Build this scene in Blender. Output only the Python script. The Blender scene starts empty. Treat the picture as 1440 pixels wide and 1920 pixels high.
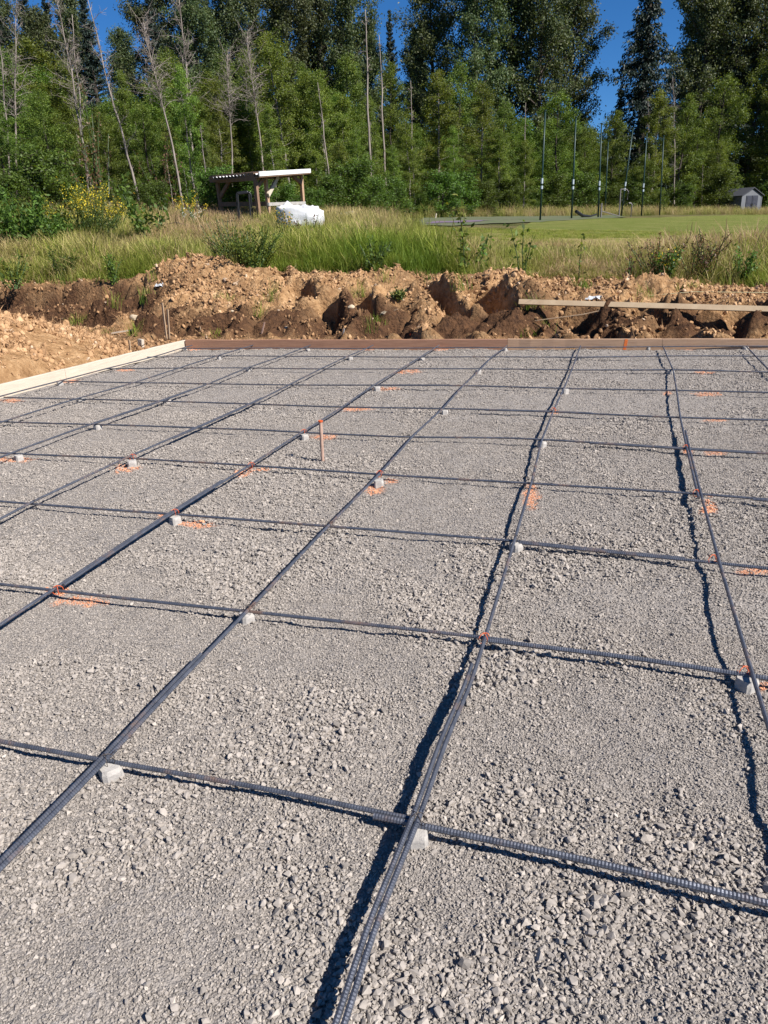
import bpy, bmesh, math, random
import numpy as np
from mathutils import Vector, Matrix

C = bpy.context.scene.collection
scene = bpy.context.scene
rad = math.radians
# ---------------------------------------------------------------- camera
F, YAW, PITCH, ROLL = 1397.8, 0.30594, -0.358115, -0.040519
CAM = np.array([1.3297, -1.45362, 1.48142])
_f = np.array([-math.sin(YAW)*math.cos(PITCH), math.cos(YAW)*math.cos(PITCH), math.sin(PITCH)])
_r = np.array([math.cos(YAW), math.sin(YAW), 0.0]); _u = np.cross(_r, _f)
RR = math.cos(ROLL)*_r+math.sin(ROLL)*_u; UU = -math.sin(ROLL)*_r+math.cos(ROLL)*_u
HEAD = np.array([-math.sin(YAW), math.cos(YAW)])
cd = bpy.data.cameras.new('camera'); cam = bpy.data.objects.new('camera', cd); C.objects.link(cam)
cam.matrix_world = Matrix([[RR[0], UU[0], -_f[0], CAM[0]], [RR[1], UU[1], -_f[1], CAM[1]], [RR[2], UU[2], -_f[2], CAM[2]], [0, 0, 0, 1]])
cd.sensor_fit = 'VERTICAL'; cd.sensor_height = 36; cd.lens = F/1920*36; cd.clip_end = 2000; cd.clip_start = 0.05
scene.camera = cam
# ---------------------------------------------------------------- light
SUN_EL, SUN_ROT = rad(41), rad(108)
sdir = Vector((math.sin(SUN_ROT)*math.cos(SUN_EL), math.cos(SUN_ROT)*math.cos(SUN_EL), math.sin(SUN_EL)))
w = bpy.data.worlds.new('World'); scene.world = w; w.use_nodes = True
nt = w.node_tree; bg = nt.nodes['Background']; sky = nt.nodes.new('ShaderNodeTexSky'); sky.sky_type = 'NISHITA'
sky.sun_disc = False; sky.sun_elevation = SUN_EL; sky.sun_rotation = SUN_ROT
sky.altitude = 2500; sky.air_density = 1.0; sky.dust_density = 0.0; sky.ozone_density = 10.0
hsv = nt.nodes.new('ShaderNodeHueSaturation'); hsv.inputs['Saturation'].default_value = 1.12; nt.links.new(sky.outputs[0], hsv.inputs['Color'])
nt.links.new(hsv.outputs[0], bg.inputs[0]); bg.inputs[1].default_value = 0.062
sl = bpy.data.lights.new('sun', 'SUN'); sl.energy = 5.0; sl.angle = rad(0.55); sl.color = (1, 0.955, 0.90)
so = bpy.data.objects.new('sun', sl); C.objects.link(so); so.rotation_euler = sdir.to_track_quat('Z', 'Y').to_euler()
scene.view_settings.view_transform = 'Standard'; scene.view_settings.look = 'None'
scene.view_settings.exposure = 0.82; scene.view_settings.gamma = 1
try:
    scene.cycles.max_bounces = 6; scene.cycles.transparent_max_bounces = 8
except Exception: pass

# ---------------------------------------------------------------- helpers
def un(x, y, z=0.0):
    d = _f*1.0+RR*(x-720)/F-UU*(y-960)/F; t = (z-CAM[2])/d[2]; return CAM+d*t
def unD(x, y, D):
    d = _f*1.0+RR*(x-720)/F-UU*(y-960)/F; return CAM+d*(D/(d[:2]@HEAD))
def depth(x, y): return (x-CAM[0])*HEAD[0]+(y-CAM[1])*HEAD[1]
def sm(t): t = np.clip(t, 0, 1); return t*t*(3-2*t)
def perlin(x, y, seed=0):
    g = np.random.RandomState(seed).rand(256, 256)*2*np.pi
    xi = np.floor(x).astype(int); yi = np.floor(y).astype(int); xf = x-xi; yf = y-yi
    def gr(ix, iy, dx, dy):
        a = g[ix & 255, iy & 255]; return np.cos(a)*dx+np.sin(a)*dy
    u = xf*xf*xf*(xf*(xf*6-15)+10); v = yf*yf*yf*(yf*(yf*6-15)+10)
    a = gr(xi, yi, xf, yf); b = gr(xi+1, yi, xf-1, yf); c = gr(xi, yi+1, xf, yf-1); d = gr(xi+1, yi+1, xf-1, yf-1)
    return ((a*(1-u)+b*u)*(1-v)+(c*(1-u)+d*u)*v)*1.5
def fbm(x, y, o=4, seed=0, g=0.5):
    s = 0; a = 1
    for i in range(o): s = s+a*perlin(x*2**i, y*2**i, seed+i); a *= g
    return s
def tag(o, label=None, cat=None, group=None, kind=None):
    if label: o['label'] = label
    if cat: o['category'] = cat
    if group: o['group'] = group
    if kind: o['kind'] = kind
    return o
def mk(name, verts, faces, mat=None, parent=None, attrs=None, smooth=False, loc=None):
    """faces: (n,k) int array or list of arrays with different k; attrs {name: per-vertex floats}"""
    me = bpy.data.meshes.new(name)
    verts = np.asarray(verts, dtype=np.float32)
    fl = faces if isinstance(faces, list) else [faces]
    fl = [np.asarray(f, dtype=np.int32) for f in fl if len(f)]
    me.vertices.add(len(verts)); me.vertices.foreach_set('co', verts.ravel())
    nl = sum(f.size for f in fl); nf = sum(len(f) for f in fl)
    if nf:
        me.loops.add(nl); me.loops.foreach_set('vertex_index', np.concatenate([f.ravel() for f in fl]))
        tot = np.concatenate([np.full(len(f), f.shape[1], np.int32) for f in fl])
        st = np.concatenate([[0], np.cumsum(tot)[:-1]]).astype(np.int32)
        me.polygons.add(nf); me.polygons.foreach_set('loop_start', st)
        me.polygons.foreach_set('use_smooth', np.full(nf, smooth, bool))
    me.update(calc_edges=True)
    for k, v in (attrs or {}).items():
        v = np.asarray(v)
        if v.dtype.kind == 'i': a = me.attributes.new(k, 'INT', 'POINT'); a.data.foreach_set('value', v.astype(np.int32))
        elif v.ndim == 2: a = me.attributes.new(k, 'FLOAT_VECTOR', 'POINT'); a.data.foreach_set('vector', v.astype(np.float32).ravel())
        else: a = me.attributes.new(k, 'FLOAT', 'POINT'); a.data.foreach_set('value', v.astype(np.float32))
    if mat: me.materials.append(mat)
    o = bpy.data.objects.new(name, me); C.objects.link(o)
    if parent: o.parent = parent
    if loc is not None: o.location = loc
    return o
def empty(name, loc, rz=0, **k):
    o = bpy.data.objects.new(name, None); C.objects.link(o); o.location = loc; o.rotation_euler = (0, 0, rz); o.empty_display_size = .2
    return tag(o, **k)
class MB:
    def __init__(s): s.v = []; s.f = {}; s.n = 0; s.a = []
    def add(s, v, f, a=0.0):
        v = np.asarray(v, float); s.v.append(v)
        for q in (f if isinstance(f, list) else [f]):
            q = np.asarray(q)
            if len(q): s.f.setdefault(q.shape[1], []).append(q+s.n)
        s.n += len(v); s.a.append(np.full(len(v), a) if np.isscalar(a) else np.asarray(a))
    def build(s, name, mat, parent=None, smooth=False, loc=None):
        v = np.concatenate(s.v)
        return mk(name, v-(np.array(loc) if loc is not None else 0), [np.concatenate(q) for q in s.f.values()], mat, parent, {'v': np.concatenate(s.a)}, smooth, loc)
    def box(s, c, sz, R=None, jit=0, bev=0.0):
        v = np.array([[x, y, z] for x in (-.5, .5) for y in (-.5, .5) for z in (-.5, .5)])*np.array(sz)
        if jit: v = v+np.random.RandomState(int(abs(c[0]*1000))+7).uniform(-jit, jit, v.shape)
        if R is not None: v = v@np.array(R).T
        s.add(v+np.array(c), np.array([[0, 1, 3, 2], [4, 6, 7, 5], [0, 4, 5, 1], [2, 3, 7, 6], [0, 2, 6, 4], [1, 5, 7, 3]]))
    def beam(s, a, b, wd, ht, up=(0, 0, 1)):
        a = np.array(a, float); b = np.array(b, float); d = b-a; L = np.linalg.norm(d); d /= L
        x = np.cross(up, d)
        if np.linalg.norm(x) < 1e-3: x = np.array([1., 0, 0])
        x /= np.linalg.norm(x); z = np.cross(d, x); s.box((a+b)/2, (wd, L, ht), np.stack([x, d, z], 1))
    def tube(s, p, r, n=6, cap=True, a=0.0):
        v, f = tube(p, r, n); s.add(v, f, a)
        if cap and n > 3:
            s.f.setdefault(n, []).append(np.array([list(range(n))[::-1], list(range(len(v)-n, len(v)))])+s.n-len(v))
def tube(p, r, n=6):
    p = np.asarray(p, float); m = len(p); r = np.broadcast_to(np.asarray(r, float), (m,))
    t = np.gradient(p, axis=0); t /= np.linalg.norm(t, axis=1)[:, None]+1e-9
    ref = np.array([0, 0, 1.0]) if abs(t[:, 2]).mean() < .8 else np.array([1.0, 0, 0])
    x = np.cross(ref, t); x /= np.linalg.norm(x, axis=1)[:, None]+1e-9; y = np.cross(t, x)
    th = np.arange(n)*2*np.pi/n
    v = p[:, None]+r[:, None, None]*(np.cos(th)[None, :, None]*x[:, None]+np.sin(th)[None, :, None]*y[:, None])
    i = np.arange(m-1)[:, None]*n; j = np.arange(n)[None]; k = (j+1) % n
    f = np.stack([i+j, i+k, i+n+k, i+n+j], -1).reshape(-1, 4)
    return v.reshape(-1, 3), f
def grid(nx, ny):
    i = np.arange(ny-1)[:, None]*nx; j = np.arange(nx-1)[None]
    return np.stack([i+j, i+j+1, i+nx+j+1, i+nx+j], -1).reshape(-1, 4)

# ---------------------------------------------------------------- materials
def newmat(name):
    m = bpy.data.materials.new(name); m.use_nodes = True; n = m.node_tree; return m, n, n.nodes, n.links, n.nodes['Principled BSDF']
def noise(N, L, scale, det=4, rough=.6, vec=None, dim=None):
    t = N.new('ShaderNodeTexNoise'); t.inputs['Scale'].default_value = scale; t.inputs['Detail'].default_value = det; t.inputs['Roughness'].default_value = rough
    if vec: L.new(vec, t.inputs['Vector'])
    return t.outputs['Fac']
def pos(N): return N.new('ShaderNodeNewGeometry').outputs['Position']
def ramp(N, L, fac, stops):
    r = N.new('ShaderNodeValToRGB'); e = r.color_ramp.elements
    while len(e) < len(stops): e.new(0.5)
    for q, (p, c) in zip(e, stops): q.position = p; q.color = (*c, 1)
    L.new(fac, r.inputs['Fac']); return r.outputs['Color']
def mix(N, L, fac, a, b, mode='MIX'):
    m = N.new('ShaderNodeMix'); m.data_type = 'RGBA'; m.blend_type = mode
    for sk, v in ((m.inputs[0], fac), (m.inputs[6], a), (m.inputs[7], b)):
        if hasattr(v, 'links'): L.new(v, sk)
        elif isinstance(v, (int, float)): sk.default_value = v
        else: sk.default_value = (*v, 1)
    return m.outputs[2]
def mth(N, L, op, a, b=None, c=None, clamp=False):
    m = N.new('ShaderNodeMath'); m.operation = op; m.use_clamp = clamp
    for i, v in enumerate((a, b, c)):
        if v is None: continue
        if hasattr(v, 'links'): L.new(v, m.inputs[i])
        else: m.inputs[i].default_value = v
    return m.outputs[0]
def attr(N, name, typ='GEOMETRY'):
    a = N.new('ShaderNodeAttribute'); a.attribute_type = typ; a.attribute_name = name; return a.outputs['Fac']
def bump(N, L, h, dist, strength=1, nrm=None):
    b = N.new('ShaderNodeBump'); b.inputs['Strength'].default_value = strength; b.inputs['Distance'].default_value = dist
    L.new(h, b.inputs['Height'])
    if nrm: L.new(nrm, b.inputs['Normal'])
    return b.outputs['Normal']
def objrand(N): return N.new('ShaderNodeObjectInfo').outputs['Random']
def simple(name, c, c2=None, sc=8, rough=.8, metal=0, bmp=0.0, bsc=60, stretch=None, spec=.3):
    m, n, N, L, P = newmat(name)
    tc = N.new('ShaderNodeTexCoord').outputs['Object']
    if stretch:
        mp = N.new('ShaderNodeMapping'); mp.inputs['Scale'].default_value = stretch; L.new(tc, mp.inputs['Vector']); tc = mp.outputs[0]
    f = noise(N, L, sc, 5, .65, tc)
    col = ramp(N, L, f, [(.3, c), (.7, c2 or tuple(x*.75 for x in c))])
    L.new(col, P.inputs['Base Color']); P.inputs['Roughness'].default_value = rough; P.inputs['Metallic'].default_value = metal
    P.inputs['Specular IOR Level'].default_value = spec
    if bmp: L.new(bump(N, L, noise(N, L, bsc, 4, .7, tc), bmp), P.inputs['Normal'])
    return m
ORANGE = (.70, .32, .17)
def gravel_mat():
    m, n, N, L, P = newmat('gravel_fines'); p = pos(N)
    v1 = N.new('ShaderNodeTexVoronoi'); v1.inputs['Scale'].default_value = 75; L.new(p, v1.inputs['Vector'])
    v2 = N.new('ShaderNodeTexVoronoi'); v2.inputs['Scale'].default_value = 170; L.new(p, v2.inputs['Vector'])
    tint = N.new('ShaderNodeSeparateColor'); L.new(v1.outputs['Color'], tint.inputs[0])
    big = noise(N, L, .7, 3, .5, p)
    fine = noise(N, L, 260, 3, .7, p)
    c = ramp(N, L, tint.outputs[0], [(0, (.14, .125, .112)), (.45, (.245, .215, .183)), (.8, (.315, .276, .235)), (1, (.45, .41, .375))])
    c = mix(N, L, .55, c, ramp(N, L, fine, [(.3, (.15, .138, .128)), (.7, (.43, .392, .362))]))
    c = mix(N, L, mth(N, L, 'MULTIPLY', big, .3), c, (.30, .262, .225))
    pt = mth(N, L, 'MULTIPLY', attr(N, 'paint'), mth(N, L, 'GREATER_THAN', noise(N, L, 110, 3, .7, p), .47))
    c = mix(N, L, pt, c, ORANGE)
    L.new(c, P.inputs['Base Color']); P.inputs['Roughness'].default_value = .95; P.inputs['Specular IOR Level'].default_value = .15
    h = mth(N, L, 'ADD', mth(N, L, 'MULTIPLY', v1.outputs['Distance'], -1.0), mth(N, L, 'MULTIPLY', v2.outputs['Distance'], -.6))
    h = mth(N, L, 'ADD', h, mth(N, L, 'MULTIPLY', fine, .7))
    L.new(bump(N, L, h, .007, 1.0), P.inputs['Normal'])
    return m
def stone_mat(name, stops, paint=True):
    m, n, N, L, P = newmat(name)
    t = attr(N, 'tint', 'INSTANCER'); c = ramp(N, L, t, stops)
    p = pos(N); c = mix(N, L, .35, c, ramp(N, L, noise(N, L, 90, 3, .7, p), [(.3, tuple(x*.6 for x in stops[1][1])), (.7, tuple(min(1, x*1.35) for x in stops[1][1]))]))
    if paint: c = mix(N, L, attr(N, 'paint', 'INSTANCER'), c, ORANGE)
    L.new(c, P.inputs['Base Color']); P.inputs['Roughness'].default_value = .9; P.inputs['Specular IOR Level'].default_value = .2
    return m
def leaf_mat(name, stops, trans=.35, vary=.25):
    m, n, N, L, P = newmat(name)
    c = ramp(N, L, attr(N, 'v'), stops)
    oi = objrand(N)
    hs = N.new('ShaderNodeHueSaturation'); L.new(c, hs.inputs['Color'])
    L.new(mth(N, L, 'MULTIPLY_ADD', oi, .05, .475), hs.inputs['Hue']); L.new(mth(N, L, 'MULTIPLY_ADD', oi, vary*2, 1-vary), hs.inputs['Value'])
    c = hs.outputs[0]
    L.new(c, P.inputs['Base Color']); P.inputs['Roughness'].default_value = .55; P.inputs['Specular IOR Level'].default_value = .35
    tr = N.new('ShaderNodeBsdfTranslucent'); L.new(mix(N, L, 1.0, c, (1.35, 1.3, .5), 'MULTIPLY'), tr.inputs['Color'])
    ms = N.new('ShaderNodeMixShader'); ms.inputs[0].default_value = trans
    L.new(P.outputs[0], ms.inputs[1]); L.new(tr.outputs[0], ms.inputs[2]); L.new(ms.outputs[0], N['Material Output'].inputs['Surface'])
    return m
def grass_mat(name, low, high):
    m, n, N, L, P = newmat(name)
    h = attr(N, 'v'); t = attr(N, 'tint', 'INSTANCER')
    a = ramp(N, L, t, low); b = ramp(N, L, t, high)
    c = mix(N, L, mth(N, L, 'SMOOTH_MIN', h, 1.0, .1), a, b)
    L.new(c, P.inputs['Base Color']); P.inputs['Roughness'].default_value = .6; P.inputs['Specular IOR Level'].default_value = .3
    tr = N.new('ShaderNodeBsdfTranslucent'); L.new(c, tr.inputs['Color'])
    ms = N.new('ShaderNodeMixShader'); ms.inputs[0].default_value = .35
    L.new(P.outputs[0], ms.inputs[1]); L.new(tr.outputs[0], ms.inputs[2]); L.new(ms.outputs[0], N['Material Output'].inputs['Surface'])
    return m
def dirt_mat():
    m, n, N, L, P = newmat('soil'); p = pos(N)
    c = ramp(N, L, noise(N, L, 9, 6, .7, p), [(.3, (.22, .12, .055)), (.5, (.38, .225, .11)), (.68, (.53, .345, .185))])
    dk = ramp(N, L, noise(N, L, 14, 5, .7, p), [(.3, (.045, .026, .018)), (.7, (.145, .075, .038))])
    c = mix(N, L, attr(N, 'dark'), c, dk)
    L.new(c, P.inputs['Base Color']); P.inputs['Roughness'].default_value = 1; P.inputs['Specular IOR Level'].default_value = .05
    v = N.new('ShaderNodeTexVoronoi'); v.inputs['Scale'].default_value = 22; L.new(p, v.inputs['Vector'])
    h = mth(N, L, 'ADD', mth(N, L, 'MULTIPLY', v.outputs['Distance'], -.8), noise(N, L, 50, 5, .75, p))
    L.new(bump(N, L, h, .03, 1.0), P.inputs['Normal'])
    return m
def field_mat(name, stops, dry, sc=1.2):
    m, n, N, L, P = newmat(name); p = pos(N)
    mp = N.new('ShaderNodeMapping'); mp.inputs['Scale'].default_value = (.35, 1.6, 1); mp.inputs['Rotation'].default_value = (0, 0, .25); L.new(p, mp.inputs['Vector'])
    c = ramp(N, L, noise(N, L, sc, 6, .65, mp.outputs[0]), stops)
    c = mix(N, L, mth(N, L, 'MULTIPLY', noise(N, L, 30, 4, .8, p), .8), c, tuple(x*.55 for x in stops[1][1])); c = mix(N, L, mth(N, L, 'MULTIPLY', ramp(N, L, noise(N, L, 5, 5, .8, mp.outputs[0]), [(.5, (0, 0, 0)), (.68, (1, 1, 1))]), .6), c, dry)
    c = mix(N, L, attr(N, 'dry'), c, dry)
    L.new(c, P.inputs['Base Color']); P.inputs['Roughness'].default_value = 1; P.inputs['Specular IOR Level'].default_value = .05
    L.new(bump(N, L, noise(N, L, 45, 4, .8, p), .05, .9), P.inputs['Normal'])
    return m
def bark_mat(name, a, b, sc=6, stretch=(1, 1, .4)):
    return simple(name, a, b, sc, .9, 0, .01, 25, stretch)
M = {}
M['gravel'] = gravel_mat()
M['stone'] = stone_mat('gravel_stone', [(0, (.14, .125, .11)), (.35, (.285, .253, .222)), (.8, (.385, .341, .298)), (1, (.53, .468, .405))])
M['clod'] = stone_mat('soil_clod', [(0, (.10, .052, .026)), (.4, (.36, .21, .105)), (.85, (.56, .365, .20)), (1, (.60, .50, .38))], False)
M['dirt'] = dirt_mat()
M['lawn'] = field_mat('lawn_grass', [(.3, (.12, .155, .03)), (.55, (.165, .20, .045)), (.75, (.22, .235, .07))], (.36, .28, .13))
M['field'] = field_mat('rough_ground', [(.3, (.05, .065, .015)), (.55, (.09, .10, .03)), (.75, (.16, .14, .06))], (.2, .16, .08), 3)
M['steel'] = simple('rebar_steel', (.16, .17, .20), (.08, .088, .11), 25, .45, .6, .0006, 300)
def _rust():
    m = M['steel']; N, L = m.node_tree.nodes, m.node_tree.links; P = N['Principled BSDF']; src = P.inputs['Base Color'].links[0].from_socket; p = pos(N)
    f = ramp(N, L, noise(N, L, 5, 5, .75, p), [(.52, (0, 0, 0)), (.66, (.75, .75, .75))]); c = mix(N, L, f, src, (.15, .085, .055)); L.new(c, P.inputs['Base Color'])
    L.new(mth(N, L, 'MULTIPLY_ADD', f, -.5, .6), P.inputs['Metallic']); L.new(mth(N, L, 'MULTIPLY_ADD', f, .35, .42), P.inputs['Roughness'])
_rust()
M['rod'] = simple('rusty_rod', (.46, .31, .24), (.30, .19, .14), 30, .8)
M['wire'] = simple('tie_wire', (.10, .08, .07), (.05, .04, .035), 30, .6, .5)
M['redwire'] = simple('painted_wire', (.75, .14, .03), (.5, .08, .02), 30, .7)
M['concrete'] = simple('block_concrete', (.46, .43, .39), (.30, .28, .26), 40, .95, 0, .002, 120)
M['pine'] = simple('new_lumber', (.56, .49, .39), (.43, .36, .28), 9, .8, 0, .0015, 60, (.45, .45, 9))
M['redwood'] = simple('stained_lumber', (.36, .20, .125), (.24, .125, .08), 9, .8, 0, .0015, 60, (.45, .45, 9))
M['greylumber'] = simple('weathered_lumber', (.44, .29, .19), (.30, .19, .12), 9, .8, 0, .0015, 60, (.45, .45, 9))
M['stake'] = simple('stake_wood', (.42, .31, .2), (.28, .19, .12), 9, .9)
M['paint'] = simple('orange_paint', (.78, .22, .06), (.6, .12, .02), 30, .7)
M['shelterwood'] = simple('shelter_timber', (.24, .15, .095), (.15, .09, .06), 6, .85)
M['rail'] = simple('weathered_rail', (.42, .40, .37), (.3, .28, .26), 6, .85)
M['roofmetal'] = simple('white_sheet_metal', (.80, .80, .78), (.7, .7, .68), 3, .4, .1)
M['black'] = simple('black_tube', (.012, .012, .014), (.02, .02, .02), 10, .4)
M['bag'] = simple('woven_bag', (.62, .62, .62), (.52, .52, .53), 6, .7, 0, .01, 14)
M['polegreen'] = simple('green_pole', (.010, .035, .03), (.008, .028, .025), 3, .45, .1, spec=.4)
M['poleglint'] = simple('pole_sun_glint', (.40, .45, .48), (.33, .38, .42), 3, .5)  # pale tone for the sun highlights painted on the green poles
M['greyrod'] = simple('galvanised', (.20, .18, .17), (.13, .12, .11), 3, .6, .3)
M['shed'] = simple('shed_wall', (.135, .14, .15), (.11, .115, .125), 3, .7)
M['sheddoor'] = simple('shed_door', (.04, .042, .055), (.03, .032, .042), 3, .6)
M['shedroof'] = simple('shed_roof', (.05, .052, .06), (.04, .042, .05), 6, .8)
M['court'] = simple('court_surface', (.075, .105, .04), (.125, .12, .075), .8, .9)
M['courtline'] = simple('court_purple', (.17, .11, .13), (.12, .10, .16), 1, .9)
M['plank'] = simple('plank_wood', (.52, .40, .26), (.40, .29, .18), 5, .8, 0, .001, 40)
M['plastic'] = simple('plastic_scrap', (.55, .57, .58), (.4, .42, .43), 9, .4)
M['string'] = simple('string', (.55, .5, .3), (.4, .36, .2), 9, .7)
M['bark_dark'] = bark_mat('dark_bark', (.07, .055, .045), (.035, .028, .022))
M['bark_grey'] = bark_mat('grey_bark', (.26, .23, .20), (.12, .10, .085), 4)
M['bark_dead'] = bark_mat('dead_bark', (.33, .28, .24), (.13, .105, .09), 2.2)
def G(a, b, c): return [(0, a), (.5, b), (1, c)]
M['birch'] = leaf_mat('birch_leaf', G((.06, .095, .014), (.135, .19, .028), (.25, .30, .055)), .4)
M['alder'] = leaf_mat('alder_leaf', G((.045, .075, .012), (.105, .155, .022), (.20, .245, .04)), .35)
M['cotton'] = leaf_mat('cottonwood_leaf', G((.032, .048, .018), (.065, .088, .03), (.15, .165, .07)), .28)
M['needle'] = leaf_mat('needles', G((.012, .022, .016), (.02, .034, .024), (.035, .055, .035)), .1)
M['bushleaf'] = leaf_mat('bush_leaf', G((.04, .07, .012), (.08, .13, .02), (.13, .20, .035)), .4)
M['brownleaf'] = leaf_mat('brown_leaf', G((.09, .05, .025), (.15, .085, .045), (.2, .13, .07)), .3)
M['yellow'] = leaf_mat('yellow_flower', G((.5, .33, .02), (.62, .42, .03), (.7, .5, .05)), .3, .1)
M['white'] = leaf_mat('white_flower', G((.6, .6, .5), (.7, .7, .6), (.75, .75, .7)), .3, .1)
M['broom'] = leaf_mat('broom_green', G((.05, .09, .02), (.10, .15, .03), (.2, .23, .04)), .3)
M['grass'] = grass_mat('tall_grass_blade', [(0, (.07, .125, .012)), (.45, (.14, .20, .02)), (.75, (.25, .25, .06)), (1, (.34, .27, .12))],
                       [(0, (.16, .24, .02)), (.45, (.30, .32, .05)), (.75, (.48, .42, .15)), (1, (.48, .31, .19))])
# ---------------------------------------------------------------- terrain
ANCH = [(0, 545, 16), (100, 545, 15.5), (350, 515, 15), (700, 512, 14), (1000, 522, 12.9), (1440, 550, 11.8), (1100, 470, 19), (1400, 463, 18.5),
        (770, 427, 31), (1180, 409, 50), (1130, 404.5, 58), (800, 409, 46), (1440, 405, 52), (1100, 409, 47), (1300, 402, 66), (1400, 403, 72), (1440, 399, 85),
        (300, 470, 20), (560, 434, 21), (480, 418, 26), (350, 405, 31), (100, 415, 28), (0, 435, 24), (650, 415, 33), (1000, 403, 62),
        (100, 395, 45), (700, 398, 60), (1200, 396, 90), (900, 417, 38), (950, 445, 24), (1600, 560, 11), (1700, 440, 30), (-200, 440, 24), (-300, 545, 15), (2000, 400, 60), (-400, 400, 45)]
AP = np.array([unD(*a) for a in ANCH])
def _tps():
    P = AP[:, :2]/10; n = len(P); r2 = ((P[:, None]-P[None])**2).sum(-1); K = .5*r2*np.log(r2+1e-9)+np.eye(n)*.25
    A = np.zeros((n+3, n+3)); A[:n, :n] = K; A[:n, n] = 1; A[:n, n+1:] = P; A[n, :n] = 1; A[n+1:, :n] = P.T
    return P, np.linalg.solve(A, np.concatenate([AP[:, 2], [0, 0, 0]]))
TP, TW = _tps()
def Hfar(x, y):
    x = np.asarray(x, float); y = np.asarray(y, float); sh = x.shape; q = np.stack([np.clip(x.ravel(), -38, 42), np.clip(y.ravel(), 9.5, 95)], 1)/10
    z = TW[len(TP)]+q@TW[-2:]
    for p, w_ in zip(TP, TW): r2 = ((q-p)**2).sum(-1); z = z+w_*.5*r2*np.log(r2+1e-9)
    return np.clip(z, .1, 4.5).reshape(sh)
YT = 11.6
def bx(y): return -4.69+(y-8.249)*.056          # inner face of the left board
def by(x): return 8.262+(x+4.674)*.025          # inner face of the back board
PITS = [(-5.95, 9.75, .16, .3, .0, 0)]
for px, py, rx, ry, dp, sl_ in ((540, 580, .16, .25, .22, -.5), (578, 590, .30, .3, .34, -.6), (628, 598, .26, .35, .36, -.45), (652, 622, .34, .3, .34, -.7), (690, 596, .22, .4, .36, -.4), (708, 622, .26, .3, .34, -.5), (758, 616, .36, .32, .42, -.5), (838, 592, .26, .5, .34, -.8), (880, 616, .25, .3, .28, -.8),
        (925, 590, .50, .5, .50, -.5), (960, 622, .4, .35, .36, -.4), (1030, 620, .3, .3, .3, -.5), (1090, 600, .5, .22, .3, .3), (1150, 612, .35, .3, .3, -.5), (1220, 600, .4, .25, .28, -.4), (1290, 615, .35, .3, .3, -.4), (1350, 605, .4, .3, .3, -.5), (1420, 600, .4, .3, .32, -.3),
        (460, 570, .1, .2, .12, -.3), (735, 560, .1, .15, .12, -.3), (350, 560, .12, .15, .1, -.4), (1010, 560, .16, .2, .16, -.5)):
    q_ = un(px, py, .22); PITS.append((q_[0], q_[1], rx*1.15, ry*1.1, dp*1.25, sl_))
for px, py, D_, rx, ry, dp in ((165, 592, 14.2, .75, .45, .42), (215, 596, 14.0, .4, .35, .34), (20, 575, 14.8, .6, .4, .4), (95, 590, 14.6, .5, .35, .25)):
    q_ = unD(px, py, D_); PITS.append((q_[0], q_[1], rx, ry, dp, -.2))
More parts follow.
